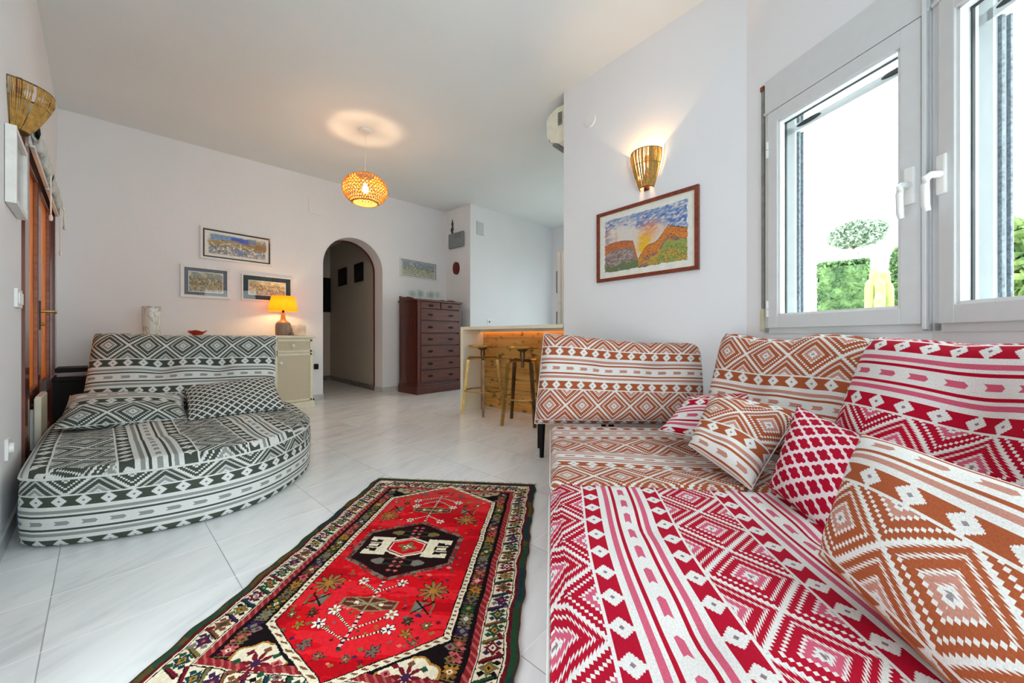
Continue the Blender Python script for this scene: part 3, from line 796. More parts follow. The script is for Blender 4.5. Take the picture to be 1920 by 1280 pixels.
rx = (np.arange(NX)+.5)/NX*2*RW-RW; ry = (np.arange(NY)+.5)/NY*2*RL-RL
X0, Y0 = np.meshgrid(rx, ry, indexing='ij')
X = X0+.006*(fbm(X0, Y0, 14, 71)-.5)+.004*(fbm(X0, Y0, 90, 72, 2)-.5); Y = Y0+.012*(fbm(X0, Y0, 12, 73)-.5)+.004*(fbm(X0, Y0, 90, 74, 2)-.5)
col = np.zeros((NX, NY, 3)); col[:] = lin(20, 12, 14)
def put(m, c): col[m] = lin(*c)
AX, AY = np.abs(X), np.abs(Y)
RED = (208, 14, 26); CRM = (232, 218, 190); BLK = (22, 12, 16); MAR = (112, 22, 34); GRN = (36, 74, 50); OLV = (116, 104, 60); GLD = (176, 122, 44); BRN = (120, 74, 48); PRP = (60, 34, 70); PNK = (196, 92, 92); GRY = (122, 116, 106); TEA = (24, 60, 66)
dx, dy = RW-AX, RL-AY; dm = np.minimum(dx, dy)
def flower(cx, cy, r, c1, c2, c3, n=6, ph=0, ring=True):
    d = np.hypot(X-cx, Y-cy); a = np.arctan2(Y-cy, X-cx)
    m = d < r*(.72+.28*np.cos(n*a+ph))
    if ring: put(d < r*(.84+.28*np.cos(n*a+ph)), BLK)
    put(m, c1); put(m & (np.abs(np.sin(n*a/2+ph/2+PI/2)) < .35) & (d > r*.25), c2); put(d < r*.28, c3)
def diam(cx, cy, w, h, c): put((np.abs(X-cx)/w+np.abs(Y-cy)/h) < 1, c)
def lineto(x0, y0, x1, y1, w, c, dash=0, c2=None):
    L = math.hypot(x1-x0, y1-y0); t = ((X-x0)*(x1-x0)+(Y-y0)*(y1-y0))/L; d = np.abs((X-x0)*(y1-y0)-(Y-y0)*(x1-x0))/L
    m = (t > 0) & (t < L) & (d < w); put(m, c)
    if dash: put(m & (np.mod(t, dash) < dash/2), c2 or BLK)
# hexagonal field with lattice stripe
hx, hy, hb = .272, .615, .435
def hexd(k):   # inside test with margin k
    sl = (hy-hb)/hx
    return (AX < hx-k) & (AY < hy-k*1.15-AX*sl)
# outer guards
put(dm > 0, MAR); put((dm < .036) & (np.mod(X*26+Y*26, 1) < .5), (84, 26, 30)); put((dm > .007) & (dm < .024), GRN)
put((dm > .007) & (dm < .024) & (fbm(X, Y, 9, 3) > .55), (84, 78, 40)); put((dm > .007) & (dm < .024) & (fbm(X+3, Y, 5, 4) > .56), TEA)
put((dm < .007), (70, 52, 40))
put((dm > .036) & (dm < .041), CRM); put((dm > .041) & (dm < .044), BLK)
put((dm > .044) & (dm < .106), CRM)
put((dm > .106) & (dm < .109), BLK); put((dm > .109) & (dm < .112), CRM)
put((dm > .112) & (dm < .136), (140, 34, 42)); put((dm > .112) & (dm < .136) & (np.mod((X+Y)*40, 1) < .35), (182, 84, 78))
put(dm > .134, BLK)
rs = random.Random(3)
cb = [(GRN, MAR, GLD), (MAR, PRP, CRM), (OLV, BLK, GLD), (BRN, MAR, GRN), (PRP, GRY, MAR), (TEA, GRN, GLD)]
def bloom(cx, cy, r, c1, c2, c3, seed):
    """ragged knotted bloom with side leaves"""
    q = random.Random(seed)
    diam(cx, cy, r*1.05, r*.55, c1); diam(cx, cy, r*.55, r*1.05, c1)
    for (ax_, ay_) in ((.62, .62), (-.62, .62), (.62, -.62), (-.62, -.62)): diam(cx+ax_*r, cy+ay_*r, r*.42, r*.34, c2 if q.random() < .6 else c1)
    diam(cx, cy, r*.42, r*.42, c3); diam(cx, cy, r*.2, r*.2, c2)
def border(t, sgn, horiz, i, seed):
    c = cb[(i*5+seed) % 6]; c2 = cb[(i+seed+2) % 6]
    o_ = RL-.075 if horiz else RW-.075
    def P(u, v): return ((t+u), sgn*(o_+v)) if horiz else (sgn*(o_+v), (t+u))
    a1 = P(-.034, -.030); a2 = P(-.006, .030)
    lineto(*a1, *a2, .0065, c2[0]); lineto(*P(-.038, -.030), *P(-.010, .030), .0016, BLK)
    bloom(*P(.014, .002), .027, c[0], c[1], c[2], i*7+seed)
    diam(*P(.034, -.024), .007, .007, c2[1]); diam(*P(-.012, .026), .006, .006, c[1])
for side in (-1, 1):
    n_ = 20
    for i in range(n_): border(-(RL-.075)+(i+.5)*2*(RL-.075)/n_, side, False, i, 3 if side > 0 else 11)
    for i in range(13): border(-(RW-.11)+(i+.5)*2*(RW-.11)/13, side, True, i, 5)
for side in (-1, 1):
    n_ = 25
    for i in range(n_):
        cy = -.56+(i+.5)*1.12/n_; cx = side*(RW-.168)
        c = [(PNK, MAR), (GRY, OLV), (GLD, BRN), (PRP, GRY), (OLV, PRP), (BRN, PNK), (GRN, GLD)][(i*5+(side > 0)*2) % 7]
        bloom(cx, cy, .021, c[0], c[1], CRM if i % 4 == 0 else c[1], i)
        lineto(cx-side*.022, cy-.02, cx+side*.020, cy-.024, .0018, OLV)
# corner spandrels
for sx in (-1, 1):
    for sy in (-1, 1):
        cx, cy = sx*.205, sy*.565
        o1 = ((np.abs(X-cx)/.085)**2+(np.abs(Y-cy)/.062)**2 + .12*np.cos(8*np.arctan2(Y-cy, X-cx))) 
        inside = ~hexd(-.02) & (dm > .136)
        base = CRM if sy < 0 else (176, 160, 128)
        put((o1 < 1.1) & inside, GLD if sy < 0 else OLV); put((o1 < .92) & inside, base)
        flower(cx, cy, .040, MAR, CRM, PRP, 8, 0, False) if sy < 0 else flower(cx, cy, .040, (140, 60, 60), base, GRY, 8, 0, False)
        for a in range(8): diam(cx+.055*math.cos(a*PI/4), cy+.040*math.sin(a*PI/4), .012, .010, [MAR, GRN, BRN][a % 3])
        diam(sx*.10, sy*.625, .02, .014, BRN if sy < 0 else (150, 120, 96))
        for (fx, fy) in ((.30, .50), (.29, .46), (.12, .60), (.15, .56)):
            diam(sx*fx, sy*fy, .016, .012, [GRY, BRN, OLV, PNK][int(fx*100) % 4]); diam(sx*fx, sy*fy, .007, .006, MAR)
put(hexd(-.013), BLK); put(hexd(-.011), CRM)
mm = hexd(-.011) & ~hexd(.010); put(mm & (np.mod(Y*55+X*8, 1) < .38) & hexd(-.006) & ~hexd(.005), BRN)
put(hexd(.008), BLK); F_ = hexd(.0115)
col[F_] = lin(*RED)
n1_ = fbm(X, Y*4, 4, 8); col[F_ & (n1_ > .56)] = lin(222, 34, 44); col[F_ & (n1_ < .42)] = lin(180, 8, 22)
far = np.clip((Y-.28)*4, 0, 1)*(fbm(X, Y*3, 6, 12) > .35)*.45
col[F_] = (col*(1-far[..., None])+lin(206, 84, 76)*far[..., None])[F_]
fieldmask = hexd(.022)
keep = col.copy()
# scattered motifs
Xk, Yk = X, Y
X = X+.016; AX = np.abs(X)
for i in range(330):
    cx, cy = rs.uniform(-.25, .25), rs.uniform(-.57, .57)
    if abs(cx)/.2+abs(cy)/.25 < 1: continue
    c = rs.choice([OLV, PRP, (150, 110, 50), MAR, GRN, (226, 120, 110), (150, 30, 40), (120, 90, 90)])
    s = rs.uniform(.004, .009); diam(cx, cy, s*1.3, s, c)
# medallion (dark hexagon) and its serrated rim
X, Y = X/1.24, Y/1.04; AX, AY = np.abs(X), np.abs(Y)
md = (AX/.185+AY/.235); mh = (AX < .155) & (AY < .185-AX*.62)
mh2 = (AX < .172) & (AY < .204-AX*.62)
put(mh2 & (np.mod(X*60, 1)+np.mod(Y*60, 1) < 1.25), (70, 60, 50)); put(mh2 & (fbm(X, Y, 60, 5) > .52), (120, 110, 96)); put(mh, (34, 12, 14))
for sy in (-1, 1):
    put((np.abs(X) < .062) & (np.abs(Y-sy*.098) < .019-.0*AX), (50, 44, 32)); put((np.abs(X) < .085) & (np.abs(Y-sy*.098) < .019-np.abs(AX-.06)*.5), GRY if sy < 0 else OLV)
    put((np.abs(X) < .045) & (np.abs(Y-sy*.098) < .010), BLK)
    for k in range(4): diam(.011, sy*(.075+k*.024), .009, .007, PNK); diam(-.011, sy*(.075+k*.024), .009, .007, PNK)
# white hooks
put((AX < .135) & (AX > .045) & (AY < .020), CRM)
put((AX > .060) & (AX < .096) & (AY < .060) & (AY > .010), CRM)
put((AX > .060) & (AX < .140) & (AY > .040) & (AY < .060), CRM); put((AX > .118) & (AX < .140) & (AY > .030) & (AY < .060), CRM)
put((AX > .092) & (AX < .14) & (AY < .014), (34, 12, 14)); put((AX > .100) & (AX < .130) & (AY < .008), CRM); 
# centre lozenge
def loz(w, h): return (AX < w) & (AY < h-AX*(h*.55/w)) 
put(loz(.072, .072), CRM); put(loz(.062, .062), MAR); put(loz(.056, .056), CRM); put(loz(.052, .052), RED)
flower(0, 0, .034, OLV, GRY, GRN, 4, .6, False); flower(.0, 0, .014, CRM, GRY, OLV, 4, 0, False)
X = Xk+.016; Y = Yk; AX, AY = np.abs(X), np.abs(Y)
# vases / star / trees, the same at both ends
for sy in (-1, 1):
    lineto(0, sy*.205, 0, sy*.50, .0048, (226, 196, 186), .018, (60, 20, 30))
    for sx in (-1, 1):
        flower(sx*.188, sy*.245, .050, (156, 108, 62), (44, 28, 22), GLD, 10, 0)
        lineto(0, sy*.270, sx*.065, sy*.225, .0035, BLK, .010, CRM); flower(sx*.070, sy*.218, .020, (240, 228, 214), BLK, BRN, 6)
        lineto(0, sy*.430, sx*.085, sy*.370, .0035, BLK, .010, CRM); flower(sx*.095, sy*.362, .022, (240, 228, 214), BLK, GLD, 6)
        lineto(0, sy*.470, sx*.100, sy*.425, .0035, BLK, .010, CRM); flower(sx*.110, sy*.418, .022, (240, 228, 214), BLK, PRP, 6)
        put((np.abs(X-sx*.180) < .034) & (np.abs(Y-sy*.325) < .024), OLV); put((np.abs(X-sx*.180) < .028) & (np.abs(Y-sy*.325) < .019) & ((X-sx*.18)*sx > 0), (200, 20, 36))
        put((np.abs(X-sx*.180) < .028) & (np.abs(Y-sy*.325) < .019) & ((X-sx*.18)*sx <= 0), GRY); put((np.abs(np.abs(X-sx*.18)-np.abs(Y-sy*.325)) < .004) & (np.abs(X-sx*.18) < .03), BLK)
        flower(sx*.155, sy*.385, .017, (52, 50, 34), BLK, OLV, 7); flower(sx*.215, sy*.395, .016, OLV, MAR, CRM, 6)
        flower(sx*.165, sy*.43, .018, GLD, MAR, OLV, 5); flower(sx*.10, sy*.50, .022, (120, 90, 90), BLK, OLV, 6); flower(sx*.04, sy*.53, .016, (110, 90, 80), MAR, GLD, 6)
        flower(sx*.20, sy*.46, .014, (110, 90, 80), MAR, GLD, 6)
    w_ = np.abs(Y-sy*.325); put((AX < .095) & (w_ < .034*(1-AX/.19)) , (140, 124, 86)); put((AX < .086) & (w_ < .028*(1-AX/.19)), (96, 40, 36))
    for a in range(4): lineto(-.08*math.cos(a*PI/4), sy*.325-.028*math.sin(a*PI/4), .08*math.cos(a*PI/4), sy*.325+.028*math.sin(a*PI/4), .003, (150, 134, 96))
    put((np.abs(AX-.042) < .008) & (w_ < .006), CRM)
X, Y = Xk, Yk; AX, AY = np.abs(X), np.abs(Y)
outm = ~hexd(.012); col[outm] = keep[outm]
col *= (.86+.28*fbm(X, Y, 120, 22, 2))[..., None]
col = np.clip(col, 0, 1)
# mesh: pile surface cells, slightly wavy
nxv, nyv = NX+1, NY+1
gx = np.linspace(-RW, RW, nxv); gy = np.linspace(-RL, RL, nyv)
GX, GY = np.meshgrid(gx, gy, indexing='ij')
ew = .004*np.sin(GY*23)+.003*np.sin(GY*51+1); GXX = GX+ew*(GX/RW)**3
GZ = .009+.0012*fbm(GX, GY, 40, 1, 2)
rug_c = RS(-.57, 1.47)
ang = math.atan2(c2r(.104, .994)[1], c2r(.104, .994)[0])-PI/2
V = np.stack([GXX, GY, GZ], -1).reshape(-1, 3)
ii, jj = np.meshgrid(np.arange(NX), np.arange(NY), indexing='ij'); base = ii*nyv+jj
FQ = np.stack([base, base+nyv, base+nyv+1, base+1], -1).reshape(-1, 4)
rug = thing('patterned_rug', 'red tribal wool rug with a dark centre medallion on the marble floor', 'rug', (rug_c.x, rug_c.y, 0), ang)
M_rug = attr_mat('wool_pile', 1.0, 0, .6, 500); M_rug.node_tree.nodes['Principled BSDF'].inputs['Specular IOR Level'].default_value = .1
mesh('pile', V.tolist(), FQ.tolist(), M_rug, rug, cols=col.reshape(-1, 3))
B().box((-RW+.003, -RL, 0.0), (RW-.003, RL, .0088)).go('backing', plain('rug_backing', srgb(92, 70, 52), .95), rug)
fr = B(); rf = random.Random(5)
for e in (-1, 1):
    for i in range(230):
        x = -RW+2*RW*i/229; dx_ = rf.uniform(-.006, .006); L_ = rf.uniform(.020, .036)
        fr.tube([(x, e*(RL-.002), .006), (x+dx_, e*(RL+L_*.6), .005), (x+dx_*2, e*(RL+L_), .002)], .0019, 4)
tag(fr.go('fringe', plain('rug_fringe', srgb(196, 182, 150), .95, var=.3, nscale=60), rug), kind='stuff')

# ------------------------------------------------------------------ sideboard and things on it
SX0, SX1, SY, ST = .10, 1.79, 4.96, .89
sbd = thing('sideboard', 'long cream sideboard with woven rattan drawers and doors', 'sideboard', (0, 0, 0))
B().box((SX0-.02, SY-.015, ST-.028), (SX1+.025, 5.435, ST), .005).go('top', M_cream, sbd)
B().box((SX0, SY+.02, .07), (SX1, 5.43, ST-.028)).box((SX0-.01, SY-.006, 0), (SX1+.012, 5.43, .075), .004).go('body', M_cream, sbd)
def rattan():
    m, nt, b = newmat('rattan_weave')
    tc = nt.nodes.new('ShaderNodeTexCoord'); sp = nt.nodes.new('ShaderNodeSeparateXYZ'); nt.links.new(tc.outputs['Object'], sp.inputs[0])
    X_, Z_ = E(sp.outputs[0]), E(sp.outputs[2])
    a = E.op('SINE', X_*520.)*E.op('SINE', Z_*520.)
    nn = E(noise(nt, 90, 3, stretch=(1, 1, 3)))
    nt.links.new(ramp(nt, a*.25+nn, [(.25, srgb(186, 178, 150)), (.75, srgb(214, 207, 184))]), b.inputs['Base Color'])
    b.inputs['Roughness'].default_value = .7; bump(nt, b, a, .4, .002); return m
M_ratt = rattan()
nm = 4; mw = (SX1-SX0-.02)/nm
for k in range(nm):
    x0 = SX0+.02+k*mw; x1 = x0+mw-.02
    def framed(z0, z1, nm_):
        f = B(); w = .020
        f.box((x0, SY, z0), (x0+w, SY+.02, z1)).box((x1-w, SY, z0), (x1, SY+.02, z1)).box((x0, SY, z0), (x1, SY+.02, z0+w)).box((x0, SY, z1-w), (x1, SY+.02, z1))
        o_ = f.go(nm_, M_cream, sbd); B().box((x0+w, SY+.008, z0+w), (x1-w, SY+.021, z1-w)).go('rattan_panel', M_ratt, o_); return o_
    d_ = framed(.69, .84, 'drawer'); knob = [(0, -.040), (.014, -.037), (.020, -.028), (.014, -.016), (.007, -.008), (.007, .01)]
    kb = B().lathe([(r_, z_) for r_, z_ in knob], n=16).xf(Matrix.Translation(((x0+x1)/2-.02, SY, .765)) @ Matrix.Rotation(-PI/2, 4, 'X')); kb.go('knob', M_white, d_, True)
    d_ = framed(.09, .67, 'door')
    kb = B().lathe(knob, n=16).xf(Matrix.Translation((x0+.05 if k % 2 else x1-.05, SY, .565)) @ Matrix.Rotation(-PI/2, 4, 'X')); kb.go('knob', M_white, d_, True)
def at_v(px, v): Y = v/(-.743*((px-960)/F)+.669); x, y = c2r((px-960)/F*Y, Y); return x, y, Y
# table lamp
x, y, Yl = at_v(531, 5.20)
lamp = thing('table_lamp', 'small stoneware table lamp with lit yellow shade on the sideboard', 'lamp', (x, y, ST))
prof = [(0, 0), (.072, 0), (.082, .008), (.086, .03), (.086, .12), (.080, .15), (.060, .172), (.036, .19), (.026, .22), (.022, .26), (.020, .285), (0, .285)]
m, nt, bs = newmat('stoneware'); tc = nt.nodes.new('ShaderNodeTexCoord'); sp = nt.nodes.new('ShaderNodeSeparateXYZ'); nt.links.new(tc.outputs['Object'], sp.inputs[0])
Z_ = E(sp.outputs[2]); rb = (Z_.mod(.008) < .004)
cc = ramp(nt, Z_*2.5, [(0, srgb(126, 108, 94)), (.40, srgb(140, 122, 106)), (.43, srgb(178, 132, 70)), (.7, srgb(196, 150, 88))])
nt.links.new(cc, bs.inputs['Base Color']); bs.inputs['Roughness'].default_value = .35; bump(nt, bs, rb, .2, .002)
B().lathe(prof, n=36).go('lamp_base', m, lamp, True)
B().lathe([(0, .285), (.012, .285), (.014, .30), (.014, .33), (0, .33)], n=16).go('socket', M_dark, lamp, True)
bulb = B().lathe([(0, .33), (.012, .33), (.020, .35), (.026, .375), (.022, .395), (0, .405)], n=16).go('bulb', bulb_mat('warm_bulb', (1, .72, .36, 1), 12), lamp, True)
m, nt, bs = newmat('yellow_shade'); n_ = noise(nt, 40, 3, stretch=(1, 1, 3))
nt.links.new(ramp(nt, n_, [(.3, srgb(222, 150, 40)), (.7, srgb(240, 180, 70))]), bs.inputs['Base Color']); bs.inputs['Roughness'].default_value = .8
out_ = [q for q in nt.nodes if q.type == 'OUTPUT_MATERIAL'][0]; tr = nt.nodes.new('ShaderNodeBsdfTranslucent'); tr.inputs[0].default_value = (1, .60, .09, 1)
mx_ = nt.nodes.new('ShaderNodeMixShader'); mx_.inputs[0].default_value = .6; nt.links.new(bs.outputs[0], mx_.inputs[1]); nt.links.new(tr.outputs[0], mx_.inputs[2]); nt.links.new(mx_.outputs[0], out_.inputs[0])
B().lathe([(.162, .305), (.125, .488), (.1235, .488), (.1605, .305)], n=48).go('lamp_shade', m, lamp, True)
B().tube([(.0, -.124, .485), (0, .124, .485)], .0015).tube([(-.124, 0, .485), (.124, 0, .485)], .0015).tube([(0, 0, .40), (0, 0, .485)], .0025).go('shade_carrier', M_dark, lamp)
def pl(name, loc, e, col=(1, .66, .32), r=.02, parent=None):
    l = bpy.data.lights.new(name, 'POINT'); l.energy = e; l.color = col; l.shadow_soft_size = r
    o_ = bpy.data.objects.new(name, l); C.objects.link(o_); o_.location = loc; o_.parent = parent; return o_
pl('lamp_light', (0, 0, .37), 4.5, (1, .66, .30), .025, lamp)
# cream stone votive
x, y, Yl = at_v(560, 5.22)
vt = thing('stone_candle_holder', 'rounded cream and pink stone block right of the table lamp', 'ornament', (x, y, ST))
M_stone = plain('salt_stone', srgb(222, 206, 188), .5, var=.18, nscale=18, bmp=.3, bscale=30)
B().box((-.085, -.03, 0), (.085, .03, .14), .02).go('block', M_stone, vt, True)
B().lathe([(0, .14), (.022, .14), (.022, .148), (0, .148)], n=16).go('tea_light', M_white, vt)
x, y, Yl = at_v(548, 5.12)
o = B().lathe([(0, 0), (.018, .002), (.022, .015), (.014, .03), (.016, .04), (.0, .046)], (x, y, ST), 14).go('small_ornament', plain('grey_pebble', srgb(120, 104, 92), .5), None, True); tag(o, 'tiny grey brown figure in front of the stone block', 'ornament')
# tall vase
x, y, Yl = at_v(284.5, 5.16)
vs_ = thing('tall_vase', 'tall white cylindrical vase with grey painted branches on the sideboard', 'vase', (x, y, ST))
m, nt, bs = newmat('painted_porcelain'); n_ = noise(nt, 7, 3, .5, stretch=(1.2, 1.2, .9), dist=1.2)
nt.links.new(ramp(nt, n_, [(.47, srgb(222, 224, 218)), (.50, srgb(150, 160, 150)), (.53, srgb(222, 224, 218))]), bs.inputs['Base Color']); bs.inputs['Roughness'].default_value = .25
B().lathe([(0, 0), (.060, 0), (.064, .006), (.070, .12), (.072, .26), (.071, .285), (.066, .287), (.064, .27), (.060, .02), (0, .02)], n=40).go('vase_body', m, vs_, True)
# red bowl
x, y, Yl = at_v(370, 5.13)
o = B().lathe([(0, 0), (.035, 0), (.045, .012), (.078, .040), (.080, .045), (.076, .044), (.042, .016), (0, .010)], (x, y, ST), 32).go('red_bowl', plain('red_glaze', srgb(168, 48, 30), .25), None, True)
nn_ = len(o.data.vertices)
for v in o.data.vertices:
    a = math.atan2(v.co.y-y, v.co.x-x); rr_ = math.hypot(v.co.x-x, v.co.y-y); v.co.z += .010*(rr_/.08)**3*math.sin(3*a+1)
tag(o, 'shallow red wavy bowl on the sideboard behind the green daybed', 'bowl')
# plugs right of the sideboard
x, y, Yl = on_line(592, *BW, .02)
o = B().box((x-.02, YB-.045, zat(692, Yl)-.0), (x+.03, YB, zat(682, Yl)+.0), .006).go('plug', M_black); tag(o, 'black plug in the wall socket right of the sideboard', 'plug')
o = B().box((1.815, 5.16, 0), (1.875, 5.24, .07), .008).go('power_adapter', M_black); tag(o, 'black power adapter on the floor right of the sideboard', 'adapter')

# ------------------------------------------------------------------ pictures
def paint(fn, nx=150, ny=100, seed=0, ar=1.5):
    x = (np.arange(nx)+.5)/nx; y = (np.arange(ny)+.5)/ny; X_, Y_ = np.meshgrid(x, y, indexing='ij')
    return np.clip(fn(X_, Y_), 0, 1)
def mixn(a, b_, m): return a*(1-m[..., None])+b_*m[..., None]
def art_rows(seed, sky, mid_, low, ink=.5, paper=(236, 230, 212)):
    def f(X_, Y_):
        a = fbm(X_*1.6, Y_, 5, seed); b_ = fbm(X_*2, Y_, 14, seed+1); c = fbm(X_*3, Y_*.6, 26, seed+2, 3)
        o_ = np.zeros(X_.shape+(3,)); o_[:] = lin(*paper)
        o_ = mixn(o_, lin(*sky), np.clip((Y_-.58+.3*(a-.5))*6, 0, 1)*(a > .38)*.9)
        o_ = mixn(o_, lin(*mid_), ((Y_ > .34) & (Y_ < .68) & (b_ > .46))*.8)
        o_ = mixn(o_, lin(*low), ((Y_ < .42) & (b_ > .42))*.6)
        o_ = mixn(o_, lin(60, 66, 70), ((c > .60) & (Y_ < .75))*ink)
        o_ = mixn(o_, lin(44, 48, 60), ((np.abs(fbm(X_*2, Y_*2, 9, seed+5)-.5) < .022))*.7)
        e = np.minimum(np.minimum(X_, 1-X_)*1.6, np.minimum(Y_, 1-Y_))-.03-.03*(b_-.5)
        o_ = mixn(o_, lin(240, 240, 236), (e < 0)*1.0); return o_
    return f
def art_blue(X_, Y_):
    o_ = art_rows(21, (120, 160, 206), (170, 134, 60), (110, 130, 170), .55)(X_, Y_)
    m = (X_ > .38) & (X_ < .68) & (Y_ > .62-.0*X_+.10*np.sin(X_*20)*.2) & (Y_ < .93)
    o_ = mixn(o_, lin(56, 96, 206), (m & (Y_ > .98-X_*.55))*.95)
    o_ = mixn(o_, lin(196, 156, 60), ((np.abs(Y_-.60-.12*np.exp(-((X_-.42)/.15)**2)) < .05+.02*fbm(X_, Y_, 20, 2)))*.7)
    o_ = mixn(o_, lin(150, 110, 44), ((X_ > .66) & (Y_ > .45) & (Y_ < .9) & (fbm(X_, Y_, 16, 4) > .48))*.7)
    return mixn(o_, lin(112, 146, 200), (((X_-.53)/.035)**2+((Y_-.22)/.13)**2 < 1)*.9)
def art_mountain(X_, Y_):
    n_ = fbm(X_*1.5, Y_, 4, 31); n2_ = fbm(X_*1.5+Y_*.5, Y_*1.6, 12, 32); n3 = fbm(X_*1.5+Y_, Y_*2-X_, 30, 33, 3)
    st_ = fbm(X_*1.2+Y_*1.2, Y_*3-X_*2, 16, 37)
    o_ = np.zeros(X_.shape+(3,)); o_[:] = lin(226, 218, 210)
    o_ = mixn(o_, lin(214, 156, 132), np.clip((n_-.46)*6, 0, 1)*(st_ > .42)*(X_ < .62))
    sky = np.clip((Y_+.40*X_-.80+.5*(n_-.5))*4.5, 0, 1)
    o_ = mixn(o_, lin(120, 152, 196), sky*np.clip((st_-.30)*4, 0, 1)); o_ = mixn(o_, lin(58, 100, 184), ((n2_ > .56) & (sky > .3) & (st_ > .45))*.75)
    o_ = mixn(o_, lin(150, 160, 180), ((X_ < .12) & (Y_ < .72) & (n2_ > .5))*.6)
    g = np.exp(-(((X_-.53)/.09)**2+((Y_-.40)/.20)**2)); o_ = mixn(o_, lin(240, 188, 30), np.clip(g*2.2*n2_*1.3, 0, 1))
    g2 = np.exp(-(((X_-.60)/.11)**2+((Y_-.64)/.12)**2)); o_ = mixn(o_, lin(230, 140, 70), np.clip(g2*2*st_, 0, 1)*.8)
    rid = np.where(X_ < .38, .50+.05*np.sin(X_*8)-1.6*np.clip(.03-X_, 0, 1), .54-(X_-.38)*5.5)
    L_ = Y_ < rid
    o_ = mixn(o_, lin(214, 116, 56), L_*1.0); o_ = mixn(o_, lin(150, 128, 124), (L_ & (Y_ < rid-.13-.1*(n_-.5)))*.95)
    o_ = mixn(o_, lin(196, 190, 186), (L_ & (Y_ < rid-.16) & (st_ > .55))*.6)
    o_ = mixn(o_, lin(58, 34, 34), (L_ & (np.abs(n3-.5) < .035))*.85); o_ = mixn(o_, lin(96, 120, 66), (L_ & (Y_ < .14+.3*(n2_-.5)))*.9)
    rid2 = .22+np.clip(X_-.45, 0, 1)*1.12+.035*np.sin(X_*26); rid2 = np.where(X_ > .80, .62-(X_-.80)*.5, rid2)
    R_ = (Y_ < rid2) & (X_ > .45)
    o_ = mixn(o_, lin(226, 134, 44), R_*1.0); o_ = mixn(o_, lin(134, 112, 116), (R_ & (Y_ < rid2-.16) & (st_ > .4))*.85)
    o_ = mixn(o_, lin(150, 172, 76), (R_ & (Y_ < rid2-.22+.2*(n_-.5)) & (X_ > .58))*.9); o_ = mixn(o_, lin(206, 160, 56), (R_ & (Y_ < .28) & (n2_ > .48))*.8)
    o_ = mixn(o_, lin(58, 84, 50), (R_ & (Y_ < rid2-.26) & (np.abs(n3-.5) < .05))*.8); o_ = mixn(o_, lin(60, 36, 34), (R_ & (Y_ > rid2-.22) & (np.abs(n3-.5) < .035))*.85)
    o_ = mixn(o_, lin(48, 30, 30), ((np.abs(Y_-rid) < .006) & (X_ < .42) | (np.abs(Y_-rid2) < .006) & (X_ > .47))*.8)
    e = np.minimum(np.minimum(X_, 1-X_)*1.4, np.minimum(Y_, 1-Y_))-.03-.05*(n2_-.5); return mixn(o_, lin(238, 238, 234), (e < 0)*1.0)
M_art = attr_mat('watercolour_paper', .7, 0, 0)
def picture(name, label, M, w, h, fw, fd, fmat, mats, art, res=(150, 100), group=None, tilt=0, glass=True):
    """M: wall matrix placed at the picture's lower-left corner; mats = [(inset, material), ...]; art at innermost inset"""
    r_ = thing(name, label, 'picture', (0, 0, 0), 0, group); r_.matrix_world = M @ Matrix.Rotation(tilt, 4, 'Y')
    f = B(); f.box((0, .002, 0), (fw, fd, h)).box((w-fw, .002, 0), (w, fd, h)).box((fw-.001, .002, 0), (w-fw+.001, fd-.0005, fw)).box((fw-.001, .002, h-fw), (w-fw+.001, fd-.0005, h))
    flip = M.to_3x3().determinant() < 0
    o_ = f.go('frame', fmat, r_)
    yy = fd*.45
    ins = fw
    for (nx_, mt) in mats:
        B().box((ins-.001, .003, ins-.001), (w-ins+.001, yy, h-ins+.001)).go('mat_board', mt, r_); yy += .0012; ins = nx_
    a = paint(art, *res)
    nx_, ny_ = res; xs = np.linspace(ins, w-ins, nx_+1); zs = np.linspace(ins, h-ins, ny_+1)
    GX_, GZ_ = np.meshgrid(xs, zs, indexing='ij'); V_ = np.stack([GX_, np.full_like(GX_, yy), GZ_], -1).reshape(-1, 3)
    i_, j_ = np.meshgrid(np.arange(nx_), np.arange(ny_), indexing='ij'); b0 = i_*(ny_+1)+j_
    FF = np.stack([b0, b0+1, b0+ny_+2, b0+ny_+1], -1).reshape(-1, 4)
    mesh('painting', V_.tolist(), FF.tolist(), M_art, r_, cols=a.reshape(-1, 3))
    if glass: B().box((fw, yy+.003, fw), (w-fw, yy+.005, h-fw)).go('glass', M_pic, r_)
    return r_
def wallpic(line, pxl, pxr, ytl, ybl, ytr, ybr):
    """lower-left wall matrix, width, height from the picture's outline"""
    a = on_line(pxl, *line); c = on_line(pxr, *line)
    w = math.dist(a[:2], c[:2]); zt = (zat(ytl, a[2])+zat(ytr, c[2]))/2; zb = (zat(ybl, a[2])+zat(ybr, c[2]))/2
    d = Vector((c[0]-a[0], c[1]-a[1], 0)).normalized(); n_ = nrm(*line)
    return Matrix(((d.x, n_[0], 0, a[0]), (d.y, n_[1], 0, a[1]), (0, 0, 1, zb), (0, 0, 0, 1))), w, zt-zb
M_fr = plain('white_frame', srgb(226, 224, 220), .45); M_navyc = plain('navy_card', srgb(34, 38, 58), .8); M_bluec = plain('slate_blue_card', srgb(98, 110, 130), .8); M_tealc = plain('teal_card', srgb(28, 54, 66), .8)
M_card = plain('ivory_card', srgb(236, 232, 220), .8)
Mw, w, h = wallpic(BW, 375, 509.5, 425, 484.5, 444, 499)
picture('framed_picture', 'wide framed watercolour in blue and ochre, topmost on the back wall', Mw, w, h, .022, .025, M_fr, [(.040, M_navyc), (.062, M_card)], art_blue, (190, 80))
Mw, w, h = wallpic(BW, 338, 431, 495, 556, 504, 562)
